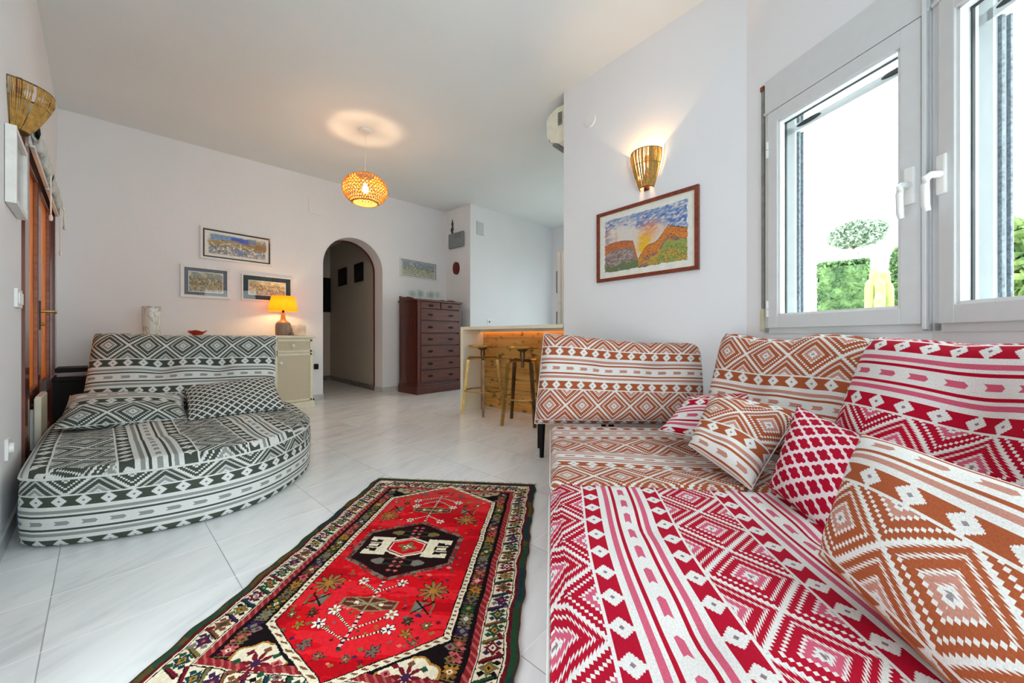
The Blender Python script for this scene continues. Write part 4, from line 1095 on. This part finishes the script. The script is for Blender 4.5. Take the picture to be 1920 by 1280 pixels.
picture('framed_picture', 'framed watercolour with slate blue mount, lower left of the three', Mw, w, h, .030, .025, M_fr, [(.030, M_bluec), (.066, M_bluec)], art_rows(41, (150, 160, 150), (150, 128, 60), (170, 150, 80), .7, (210, 204, 176)), (120, 80))
Mw, w, h = wallpic(BW, 452.5, 546, 513, 560, 522, 569)
picture('framed_picture', 'framed watercolour with dark teal mount above the table lamp', Mw, w, h, .014, .025, M_fr, [(.014, M_tealc), (.068, M_tealc)], art_rows(55, (200, 186, 140), (176, 150, 90), (150, 146, 130), .5, (232, 222, 186)), (120, 60))
Mw, w, h = wallpic(BW, 749.5, 818, 483, 518, 494, 526)
picture('framed_picture', 'small pale landscape in a thin frame above the mahogany chest', Mw, w, h, .018, .022, M_fr, [(.018, M_bluec), (.030, M_bluec)], art_rows(63, (150, 164, 178), (140, 148, 120), (190, 180, 90), .3, (200, 206, 200)), (110, 50))
PWL = (CW, K1)
Mw, w, h = wallpic(PWL, 1122, 1312.5, 403.5, 529.5, 347, 506.5)
picture('framed_picture', 'large mountain sunset watercolour in a red wooden frame on the right wall', Mw, w, h, .026, .026, M_frame_red, [(.026, plain('sage_card', srgb(176, 168, 134), .8)), (.062, M_card)], art_mountain, (220, 150))
# box frame on the left wall
Mb = Matrix(((0, 1, 0, XL), (1, 0, 0, 2.62), (0, 0, 1, 1.44), (0, 0, 0, 1)))
def art_pale(X_, Y_):
    o_ = np.zeros(X_.shape+(3,)); o_[:] = lin(196, 200, 202); return mixn(o_, lin(160, 166, 170), (fbm(X_, Y_, 8, 3) > .58)*.4)
picture('box_frame', 'deep white box frame hanging under the raffia lamp on the left wall', Mb, .36, .33, .022, .032, M_fr, [(.03, M_card)], art_pale, (40, 40))
# pictures in the passage
hallL = ((3.0, 5.72), (3.17, 7.9))
for (a_, b_, y1, y2, y3, y4, lab) in ((637, 651, 505, 536, 502, 534, 'small dark picture in the passage, left one of the pair'), (667, 682, 496, 529, 492, 527, 'small dark picture in the passage, right one of the pair')):
    pa = on_line(a_, *hallL); pb_ = on_line(b_, *hallL)
    d = Vector((pb_[0]-pa[0], pb_[1]-pa[1], 0)).normalized(); n_ = (-1, .07)
    w_ = math.dist(pa[:2], pb_[:2]); zb = zat((y2+y4)/2, (pa[2]+pb_[2])/2); zt_ = zat((y1+y3)/2, (pa[2]+pb_[2])/2)
    Mx = Matrix(((d.x, -.997, 0, pa[0]), (d.y, .078, 0, pa[1]), (0, 0, 1, zb), (0, 0, 0, 1)))
    picture('dark_picture', lab, Mx, w_, zt_-zb, .03, .03, M_black, [(.035, M_black)], lambda X_, Y_: np.tile(lin(24, 16, 16), X_.shape+(1,)), (4, 4), glass=False)
x, y, Yl = on_line(612, (1.75, 7.9), (3.17, 7.9))
o = B().box((x-.42, 7.86, zat(585, Yl)), (x+.10, 7.9, zat(521, Yl)), .005).go('wall_hanging', M_black); tag(o, 'large dark hanging at the end of the passage', 'wall hanging')

# ------------------------------------------------------------------ mahogany chest with glasses
cx0, cx1, cy0, cy1, ch = 3.20, 4.05, 4.80, 5.31, 1.44
chest = thing('chest_of_drawers', 'tall mahogany chest of drawers with bail handles in the corner', 'chest of drawers', (0, 0, 0))
cv = .10   # chamfered front-left corner is plain: side, front, plinth
B().box((cx0, cy0+.02, .13), (cx1, cy1, ch-.02)).go('body', M_mahogv, chest)
B().box((cx0-.02, cy0-.015, 0), (cx1+.02, cy1, .12), .008).box((cx0-.012, cy0-.006, .12), (cx1+.012, cy1, .145), .006).go('plinth', M_mahogv, chest)
B().box((cx0-.025, cy0-.02, ch-.02), (cx1+.025, cy1, ch+.012), .006).go('top', M_mahog, chest)
for xa_ in (cx0, cx1-.05): B().box((xa_, cy0-.004, .145), (xa_+.05, cy0+.03, ch-.02)).go('corner_post', M_mahogv, chest)
B().box((cx0-.006, cy0+.06, ch-.20), (cx0, cy1-.04, ch-.19)).box((cx0-.006, cy0+.06, .2), (cx0, cy0+.07, ch-.2)).box((cx0-.006, cy1-.05, .2), (cx0, cy1-.04, ch-.2)).go('side_moulding', M_mahogv, chest)
def gal(ax, p0, p1, fix, t):
    n_ = 24; pts = [(p0, ch+.01)]
    for i in range(n_+1):
        u = i/n_; z = ch+.055+.028*math.cos(2*PI*u)*(-1 if ax == 'x' else 1)
        if ax == 'x': z = ch+.02+.06*(u**.5)*(1-.15*math.cos(3*PI*u))
        pts.append((p0+(p1-p0)*u, z))
    pts.append((p1, ch+.01)); return pts
g = B(); g.prism(gal('x', cy0+.10, cy1, 0, 0), cx0, cx0+.018, 'x').prism(gal('x', cy0+.10, cy1, 0, 0), cx1-.018, cx1, 'x')
g.prism(gal('y', cx0, cx1, 0, 0), cy1-.018, cy1, 'y'); g.go('gallery', M_mahog, chest)
rows = [(1.30, 1.415), (1.125, 1.285), (.945, 1.110), (.765, .930), (.600, .750), (.410, .585), (.165, .395)]
rows = [(1.315, 1.415)]+[(1.315-.19*(i+1)+.008-.0, 1.315-.19*i-.008) for i in range(6)]
def drawer(x0, x1, z0, z1, n_h):
    d_ = B().box((x0, cy0-.012, z0), (x1, cy0+.025, z1), .006).go('drawer', M_mahog, chest)
    for hx_ in ([(x0+x1)/2] if n_h == 1 else [x0+.17, x1-.17]):
        zc_ = (z0+z1)/2
        pl_ = B()
        for q in (B().lathe([(0, 0), (1, 0), (1, 1), (0, 1)], n=20),):
            q.xf(Matrix.Translation((hx_, cy0-.012, zc_)) @ Matrix.Rotation(PI/2, 4, 'X') @ Matrix.Diagonal((.045, .018, .003, 1))); pl_.add(q.v, q.f)
        pl_.tube([(hx_-.035, cy0-.014, zc_+.004), (hx_-.035, cy0-.03, zc_), (hx_-.025, cy0-.034, zc_-.014), (hx_, cy0-.034, zc_-.018), (hx_+.025, cy0-.034, zc_-.014), (hx_+.035, cy0-.03, zc_), (hx_+.035, cy0-.014, zc_+.004)], .004, 6)
        pl_.go('bail_handle', M_dark, d_, True)
for i, (z0_, z1_) in enumerate(rows):
    if i == 0:
        drawer(cx0+.055, (cx0+cx1)/2-.008, z0_, z1_, 1); drawer((cx0+cx1)/2+.008, cx1-.055, z0_, z1_, 1)
    else: drawer(cx0+.055, cx1-.055, z0_, z1_, 2)
gl0 = None; gprof = [(0, 0), (.032, 0), (.030, .004), (.005, .010), (.004, .065), (.012, .078), (.030, .100), (.036, .130), (.033, .165), (.031, .165), (.034, .130), (.028, .102), (.010, .082), (0, .078)]
k = 0
for (gx_, gy_) in ((3.28, 5.10), (3.38, 5.18), (3.37, 5.0), (3.47, 5.08), (3.52, 5.20), (3.57, 4.97), (3.63, 5.12), (3.70, 5.0), (3.74, 5.18), (3.80, 5.08)):
    if gl0 is None:
        gl0 = o = B().lathe(gprof, n=24).go('wine_glass', M_goblet, None, True)
    else:
        o = gl0.copy(); C.objects.link(o)
    o.location = (gx_, gy_, ch+.012)
    tag(o, 'stemmed clear wine glass standing on the mahogany chest', 'glass', 'wine glasses on the mahogany chest')

# ------------------------------------------------------------------ kitchen bar
bar = thing('bar_counter', 'cream breakfast bar with pine plank front before the kitchen', 'bar counter')
bx, by1, bt = 2.86, 3.40, .992
B().box((bx, CW[1]+.02, bt-.035), (3.56, by1, bt), .003).go('worktop', M_counter, bar)
B().box((bx, by1-.05, 0), (3.56, by1, bt-.035), .003).go('end_panel', M_counter, bar)
pk = B(); zz = 0.02; rp = random.Random(4)
hs = [.115, .13, .12, .125, .11, .125, .115, .105]
for hgt in hs:
    pk.box((3.185, CW[1]+.03, zz), (3.205, by1-.05, min(zz+hgt-.004, bt-.036)), .003); zz += hgt
pk.go('plank_front', M_oak, bar)
B().box((3.205, CW[1]+.03, 0), (3.54, by1-.05, bt-.036)).go('cabinet_body', M_counter, bar)
B().box((3.150, CW[1]+.05, bt-.047), (3.175, by1-.07, bt-.0355)).go('light_strip', emis('warm_strip', (1, .50, .16, 1), 2.6), bar)
B().box((3.128, CW[1]+.03, bt-.058), (3.142, by1-.05, bt-.035)).go('light_cover', M_counter, bar)
# bar stools
def stool_builder(label):
    r_ = thing('bar_stool', label, 'stool', group='brass bar stools')
    B().lathe([(0, .752), (.14, .752), (.158, .757), (.165, .768), (.158, .780), (.14, .782), (.05, .775), (0, .774)], n=36).go('seat', M_brass, r_, True)
    B().lathe([(0, .56), (.016, .56), (.016, .66), (.026, .66), (.026, .72), (.05, .735), (.06, .752), (0, .752)], n=16).go('screw_post', M_iron, r_, True)
    for k_ in range(4):
        a = PI/4+k_*PI/2; c_, s_ = math.cos(a), math.sin(a)
        B().tube([(c_*.02, s_*.02, .635), (c_*.155, s_*.155, .635), (c_*.165, s_*.165, .615), (c_*.235, s_*.235, 0)], [.012, .018, .022, .018], 4).go('leg', M_brass if k_ % 2 else M_iron, r_)
    cr_ = B(); rr_ = .207
    cr_.tube([(rr_*math.cos(t*2*PI/40), rr_*math.sin(t*2*PI/40), .262) for t in range(40)], .008, 8, True).go('foot_ring', M_brass, r_, True)
    return r_
s1 = stool_builder('brass bar stool nearer the mahogany chest, at the bar end panel'); s1.location = (2.94, 3.10, 0); s1.rotation_euler = (0, 0, .05)
s2 = copy_tree(s1); s2['label'] = 'brass bar stool nearer the orange backrest, in front of the pine planks'; s2.location = (2.87, 2.44, 0); s2.rotation_euler = (0, 0, .45)
# fridge
fx0, fx1, fy0, fy1 = 3.73, 4.33, CW[1]+.02, 2.62
fg = thing('refrigerator', 'tall white fridge in the kitchen beside the wall end', 'fridge', (0, 0, 0))
B().box((fx0, fy0, .05), (fx1, fy1-.06, 1.92), .01).go('body', M_plastic, fg)
B().box((fx0, fy1-.055, .06), (fx1, fy1, 1.28), .012).go('door', M_plastic, fg); B().box((fx0, fy1-.055, 1.29), (fx1, fy1, 1.91), .012).go('door', M_plastic, fg)
for z in (.9, 1.4): B().tube([(fx0+.05, fy1, z), (fx0+.05, fy1+.035, z+.02), (fx0+.05, fy1+.035, z+.28), (fx0+.05, fy1, z+.30)], .010).go('handle', M_grout, fg, True)
B().box((fx0+.02, fy0+.02, 0), (fx1-.02, fy1-.08, .05)).go('plinth', M_black, fg)
# air conditioner on the wall end
ac = thing('air_conditioner', 'cream wall air conditioner peeking out past the end of the picture wall', 'air conditioner', (0, 0, 0))
ax0 = CW[0]+.14; ay = CW[1]; 
pr_ = [(ay+.001, 2.72), (ay+.10, 2.705), (ay+.19, 2.745), (ay+.215, 2.80), (ay+.225, 2.96), (ay+.215, 3.0), (ay+.12, 3.045), (ay+.001, 3.045)]
B().prism(pr_, ax0-.085, ax0+.75, 'x').go('housing', plain('ivory_plastic', srgb(232, 228, 208), .4), ac)
gv = B()
for k in range(9): gv.box((ax0-.092, ay+.055, 2.87+k*.014), (ax0-.083, ay+.10, 2.877+k*.014))
gv.go('side_grille', M_grout, ac); B().box((ax0-.08, ay+.11, 2.700), (ax0+.7, ay+.17, 2.722), .004).go('louvre', M_grout, ac)
pr2 = [(ay+.213, 2.76), (ay+.232, 2.80), (ay+.24, 2.96), (ay+.226, 3.0)]
B().prism(pr2, ax0-.082, ax0+.745, 'x').go('front_panel', M_plastic, ac)

# ------------------------------------------------------------------ small things on walls
def disc_on(line, px, py, r_, th, mat, name, label, cat, sy=1.0):
    x_, y_, Y_ = on_line(px, *line); n_ = nrm(*line); z_ = zat(py, Y_)
    M = Matrix.Translation((x_, y_, z_)) @ Vector((n_[0], n_[1], 0)).to_track_quat('Z', 'Y').to_matrix().to_4x4() @ Matrix.Diagonal((1, sy, 1, 1))
    o_ = B().lathe([(0, 0), (r_, 0), (r_, th*.5), (r_*.96, th), (r_*.5, th*1.05), (0, th*1.05)], n=36).xf(M).go(name, mat, None, True); return tag(o_, label, cat)
disc_on(PWL, 1107, 226.5, .055, .008, M_plastic, 'junction_cover', 'round white blank cover high on the right wall', 'wall cover')
x, y, Yl = on_line(856.5, *CO, .03); 
o = disc_on(CO, 856.8, 503, .075, .04, plain('dark_red_glaze', srgb(96, 14, 18), .15), 'oval_plaque', 'glossy dark red oval mask on the corner wall', 'ornament', 1.5)
# grey wall clock / telephone box and dark figure above
a = on_line(844, *CO); c = on_line(871.5, *CO); zc0, zc1 = zat(466, a[2]), zat(434, c[2])
r = thing('wall_box', 'grey rounded alarm box on the corner wall', 'alarm box', (4.24, (a[1]+c[1])/2, (zc0+zc1)/2)); hw = abs(a[1]-c[1])/2
M_grey = plain('grey_plastic', srgb(128, 132, 134), .45)
B().box((-.05, -hw, -.14), (0, hw, .13), .02).go('case', M_grey, r)
B().box((-.054, -hw*.55, .03), (-.05, -.0, .11)).go('display', M_grout, r)
a = on_line(849, *CO); z_ = zat(438, a[2])
o = B().tube([(4.235, a[1], z_-.0), (4.225, a[1]+.01, z_+.06), (4.23, a[1]-.008, z_+.12), (4.235, a[1]+.006, z_+.18), (4.235, a[1], z_+.25)], [.018, .024, .014, .018, .006], 8)
for (dz_, dy_) in ((.05, .04), (.05, -.04), (.15, .035), (.15, -.035)): o.tube([(4.235, a[1], z_+dz_), (4.232, a[1]+dy_, z_+dz_+.025)], .006, 6)
o = o.go('wall_lizard', plain('dark_iron', srgb(52, 52, 54), .5), None, True); tag(o, 'dark slender wall ornament above the grey alarm box', 'ornament')
a = on_line(893.5, *KB); c = on_line(906, *KB)
o = B().box((a[0], 4.765, zat(439, a[2])), (c[0], 4.78, zat(414.5, a[2])), .003).go('vent_cover', plain('offwhite_cover', srgb(196, 198, 196), .5)); tag(o, 'small square cover plate high on the kitchen wall', 'cover plate')
a = on_line(912, *KB); c = on_line(922, *KB)
r = thing('wall_socket', 'white socket on the kitchen wall just above the bar', 'socket', ((a[0]+c[0])/2, 4.78, zat(603, a[2])))
B().box((-.045, -.01, -.045), (.045, 0, .045), .004).go('plate', M_plastic, r); B().lathe([(0, 0), (.022, 0), (.022, .002), (0, .002)], n=20).xf(Matrix.Translation((0, -.011, 0)) @ Matrix.Rotation(PI/2, 4, 'X')).go('insert', M_grout, r)
a = on_line(578.5, *BW); c = on_line(602, *BW)
o = B(); z0_, z1_ = zat(399, a[2]), zat(369, a[2]); o.box((a[0], YB-.008, z0_), (c[0], YB, z1_), .003); o = o.go('cover_plate', M_wall); tag(o, 'white rectangular cover plate above the arch on the back wall', 'cover plate')
# switch and socket on the left wall
r = thing('light_switch', 'white double light switch beside the wooden door frame', 'light switch', (XL, 2.955, 1.055))
B().box((0, -.08, -.045), (.012, .08, .045), .003).go('plate', M_plastic, r)
for yy_ in (-.038, .038): B().box((.012, yy_-.026, -.028), (.017, yy_+.026, .028), .002).go('rocker', M_plastic, r)
r = thing('wall_socket', 'white socket low on the left wall near the daybed', 'socket', (XL, 2.66, .395))
B().box((0, -.042, -.045), (.011, .042, .045), .003).go('plate', M_plastic, r)
B().lathe([(0, 0), (.024, 0), (.022, .012), (.0, .014)], n=20).xf(Matrix.Translation((.011, 0, 0)) @ Matrix.Rotation(PI/2, 4, 'Y')).go('plug', M_plastic, r, True)

# ------------------------------------------------------------------ raffia wall lamps
def wall_lamp(label, loc, ang, rt, rb_, h_, lit):
    r_ = thing('raffia_wall_lamp', label, 'wall lamp', loc, ang, 'half-round raffia wall lamps')
    # local: x out of the wall, y along it, z up
    def rad(t): return rb_+(rt-rb_)*min(1, (t*1.25))**.8*(1-.06*max(0, t-.7))
    def pt(a, t): R_ = rad(t); return (R_*math.cos(a)*1.0, R_*math.sin(a), t*h_)
    fr_ = B()
    for t in (0.02, .62, .99): fr_.tube([pt(-PI/2+PI*i/24, t) for i in range(25)], .0035 if t != .62 else .0026, 6)
    for a in (-PI/2, 0, PI/2): fr_.tube([pt(a, t/8) for t in range(9)], .003, 6)
    fr_.go('wire_frame', M_iron, r_, True)
    st_ = B(); rn = random.Random(8)
    N_ = 84
    for i in range(N_):
        a = -PI/2+PI*(i+.5)/N_+rn.uniform(-.010, .010)
        if rn.random() < .16: continue
        a2 = a+rn.uniform(-.02, .02)
        st_.tube([pt(a+(a2-a)*k_/6, .01+.98*k_/6) for k_ in range(7)], [.0016]+[.0026]*5+[.0028], 5)
    tag(st_.go('raffia_shade', M_raffia, r_), kind=None)
    B().box((0, -.02, -.012), (.012, .02, h_*.9), .003).go('back_plate', M_frame_red, r_)
    B().tube([(.01, 0, h_*.30), (.05, 0, h_*.30), (.052, 0, h_*.36)], .010).go('lamp_holder', M_dark, r_, True)
    if lit:
        B().lathe([(0, 0), (.010, .0), (.022, .03), (.026, .05), (.02, .07), (0, .078)], (.052, 0, h_*.38), 14).go('bulb', bulb_mat('lit_bulb', (1, .78, .42, 1), 25), r_, True)
        pl('wall_lamp_light', (.055, 0, h_*.70), 5.5, (1, .64, .28), .014, r_)
    else:
        B().lathe([(0, 0), (.010, .0), (.022, .03), (.026, .05), (.02, .07), (0, .078)], (.052, 0, h_*.38), 14).go('bulb', M_plastic, r_, True)
    B().lathe([(0, -.014), (.008, -.010), (.010, 0), (0, .003)], (.02, 0, 0), 10).go('finial', M_dark, r_, True)
    return r_
x, y, Yl = on_line(1213, *PWL); nn2 = nrm(*PWL)
wall_lamp('lit raffia half-round wall lamp above the mountain picture', (x, y, zat(355, Yl)), math.atan2(nn2[1], nn2[0]), .115, .052, .270, True)
w2 = wall_lamp('unlit raffia half-round wall lamp above the box frame on the left wall', (XL, 2.80, 1.80), 0, .125, .045, .20, False)
B().prism([(-.02, .0), (.015, 0), (.004, .10), (-.006, .10)], .012, .03, 'x').xf(Matrix.Translation((.0, .02, .16))).go('wooden_spike', M_frame_red, w2)

# ------------------------------------------------------------------ pendant lamp
Yp = 3.95; px_, py_ = c2r((685-960)/F*Yp, Yp); zcl = zc(px_)
pd = thing('pendant_lamp', 'woven raffia globe pendant hanging from the ceiling', 'pendant lamp', (px_, py_, 0))
B().lathe([(0, zcl+.004), (.062, zcl+.004), (.066, zcl-.01), (.060, zcl-.022), (0, zcl-.024)], n=32).go('ceiling_rose', M_plastic, pd, True)
zc_l = zat(356, Yp); ra, rbz = .228, .165
top_r, bot_r = .10, .125
B().tube([(0, 0, zcl-.02), (0, 0, zc_l+.10)], .0028, 8).go('cable', M_cordw, pd)
wv = B(); rn = random.Random(2)
t0_ = math.asin(min(.98, math.sqrt(1-(bot_r/ra)**2))); t1_ = math.asin(math.sqrt(1-(top_r/ra)**2))
def gp_(a, t): return (ra*math.cos(t)*math.cos(a), ra*math.cos(t)*math.sin(a), zc_l+rbz*math.sin(t))
NS = 40
for sgn in (1, -1):
    for i in range(NS):
        a0_ = 2*PI*i/NS
        wv.tube([gp_(a0_+sgn*k_/14*1.25, -t0_+(t0_+t1_)*k_/14) for k_ in range(15)], .0036, 4, cap=False)
for k_ in range(1, 11):
    t = -t0_+(t0_+t1_)*k_/11; wv.tube([gp_(2*PI*i/36, t) for i in range(36)], .0030, 4, True)
wv.go('woven_shade', plain('amber_raffia', srgb(200, 138, 44), .7, var=.3, nscale=40), pd)
for t in (-t0_, t1_): B().tube([gp_(2*PI*i/40, t) for i in range(40)], .007, 6, True).go('shade_ring', plain('dark_raffia', srgb(186, 124, 46), .7), pd, True)
rg = B()
for a in (0, PI/2): rg.tube([gp_(a, t1_), (0, 0, zc_l+.135), gp_(a+PI, t1_)], .003, 6)
rg.go('shade_carrier', M_iron, pd, True)
B().lathe([(0, zc_l+.14), (.020, zc_l+.14), (.022, zc_l+.07), (.016, zc_l+.055), (0, zc_l+.055)], n=18).go('lamp_holder', M_plastic, pd, True)
B().lathe([(0, zc_l+.055), (.014, zc_l+.05), (.030, zc_l+.015), (.032, zc_l-.005), (.022, zc_l-.028), (0, zc_l-.036)], n=20).go('bulb', bulb_mat('pendant_bulb', (1, .78, .42, 1), 30), pd, True)
pl('pendant_light', (0, 0, zc_l-.005), 20, (1, .68, .40), .028, pd)

# ------------------------------------------------------------------ black side table in the back left corner
st = thing('side_table', 'black side table in the corner behind the green daybed', 'side table', (-.04, 4.55, 0))
B().box((-.20, -.22, .54), (.20, .22, .57), .004).go('table_top', M_black, st)
B().box((-.17, -.19, .05), (.17, .19, .54)).go('body', M_black, st)
for sx in (-1, 1):
    for sy in (-1, 1): B().box((sx*.18-.015, sy*.20-.015, 0), (sx*.18+.015, sy*.20+.015, .54)).go('leg', M_black, st)
o = B().box((-.22, 4.40, .571), (.10, 4.70, .60), .003).go('paper_stack', plain('grey_paper', srgb(150, 146, 148), .8)); tag(o, 'grey stack of papers on the black side table', 'papers')
o = B().box((-.23, 4.42, .601), (.12, 4.70, .635), .006).go('black_box', M_black); tag(o, 'flat black box on top of the paper stack', 'box')

# ------------------------------------------------------------------ garden outside
M_grass = plain('garden_ground', srgb(190, 186, 170), .9); M_house = plain('neighbour_render', srgb(250, 248, 244), .9)
def leafmat(name, a, b_):
    m, nt, b = newmat(name); n_ = noise(nt, 5, 5, .7)
    nt.links.new(ramp(nt, n_, [(.35, a), (.62, b_)]), b.inputs['Base Color']); b.inputs['Roughness'].default_value = .8; return m
M_leaf = leafmat('hedge_leaf', srgb(52, 84, 50), srgb(126, 156, 96)); M_leaf2 = leafmat('tree_leaf', srgb(104, 124, 100), srgb(176, 190, 168)); M_cact = leafmat('cactus_skin', srgb(150, 160, 84), srgb(190, 190, 120))
o = struct(B().box((2.6, -14, -.6), (30, 14, -.5)).go('ground', M_grass))
def leaves(bb, cen, rad, n_, s, seed=0, box=False):
    rn_ = random.Random(seed)
    for _ in range(n_):
        if box: p = Vector([rn_.uniform(-1, 1) for _ in range(3)]); k_ = rn_.randrange(3); p[k_] = math.copysign(1, p[k_])
        else:
            p = Vector([rn_.gauss(0, 1) for _ in range(3)]).normalized()*rn_.uniform(.6, 1)
        c_ = Vector((cen[0]+p.x*rad[0], cen[1]+p.y*rad[1], cen[2]+p.z*rad[2]))
        a_ = Vector([rn_.gauss(0, 1) for _ in range(3)]).normalized()*s; d_ = a_.cross(Vector([rn_.gauss(0, 1) for _ in range(3)])).normalized()*s*.4
        bb.add([c_-a_, c_+d_, c_+a_, c_-d_], [(0, 1, 2, 3)])
def GP(px, Y, z=0): x_, y_ = c2r((px-960)/F*Y, Y); return (x_, y_, z)
Yh = 6.5; zr = lambda py, Y: zat(py, Y)
h1 = thing('hedge', 'clipped green hedge seen through the first window, left of the cactus', 'hedge'); p = GP(1580, Yh)
bb = B().box((p[0]-.30, p[1]-.30, -.5), (p[0]+.30, p[1]+.30, zr(500, Yh)-.03)); leaves(bb, (p[0], p[1], (zr(495, Yh)-.5)/2), (.32, .32, (zr(495, Yh)+.5)/2), 5000, .05, 1, True); bb.go('foliage', M_leaf, h1)
h2 = thing('conifer', 'dark green conifer right of the cactus through the first window', 'tree'); p = GP(1690, 6.0)
bb = B().tube([(p[0], p[1], -.5), (p[0], p[1], zr(475, 6))], [.33, .05], 10)
for k in range(8):
    z = -.3+k*(zr(480, 6)+.3)/8; leaves(bb, (p[0], p[1], z+.2), (.34-.03*k, .34-.03*k, .3), 600, .05, k)
bb.go('foliage', M_leaf, h2)
ct = thing('cactus', 'tall yellow-green columnar cactus seen through the first window', 'cactus'); bb = B()
for (px, top, r_, Y_) in ((1630, 524, .055, 5.6), (1640, 500, .065, 5.7), (1650, 520, .06, 5.5), (1659, 505, .065, 5.7), (1647, 548, .05, 5.4), (1668, 528, .05, 5.6)):
    p = GP(px, Y_); zt_ = zr(top, Y_)
    bb.tube([(p[0], p[1], -.5), (p[0], p[1], zt_-.12), (p[0], p[1], zt_-.04), (p[0], p[1], zt_)], [r_, r_, r_*.7, r_*.2], 10)
bb.go('stems', M_cact, ct, True)
tb = thing('tree', 'pale round tree crown above the neighbouring roof', 'tree'); p = GP(1605, 14); bb = B(); leaves(bb, (p[0], p[1], zr(440, 14)), (.85, .85, .5), 3200, .10, 5)
leaves(bb, (p[0]+.4, p[1]-.5, zr(428, 14)), (.4, .4, .3), 700, .09, 6); bb.go('crown', M_leaf2, tb); B().tube([(p[0], p[1], -.5), (p[0], p[1], zr(445, 14))], [.2, .1]).go('trunk', M_iron, tb, True)
nh = thing('neighbour_house', 'white neighbouring house with a tiled roof edge beyond the hedge', 'house'); p1_, p2_ = GP(1560, 11.2), GP(1760, 9.6)
Mh = M2w(p1_[:2], p2_[:2]); Lh = math.dist(p1_[:2], p2_[:2])
B().box((0, -3, -.5), (Lh, 0, 3.28)).xf(Mh).go('wall', M_house, nh)
tl = B()
for i in range(int(Lh/.2)): tl.tube([(i*.2+.1, .22, 3.27), (i*.2+.1, -.8, 3.55)], .085, 8)
tl.xf(Mh).go('roof_tiles', plain('pale_terracotta', srgb(214, 190, 176), .9, var=.3, nscale=4), nh)
pm = thing('broadleaf_shrub', 'lush green broad-leaved shrub seen through the second window', 'shrub'); p = GP(1950, 3.6); bb = B()
for k, (dz_, rr_) in enumerate(((.75, .40), (1.2, .46), (1.6, .36))): leaves(bb, (p[0], p[1], dz_), (rr_, rr_, .42), 420, .12, 20+k)
bb.go('foliage', leafmat('bright_leaf', srgb(52, 90, 50), srgb(150, 168, 96)), pm); B().tube([(p[0], p[1], -.5), (p[0], p[1], 1.4)], [.06, .03]).go('trunk', M_iron, pm, True)
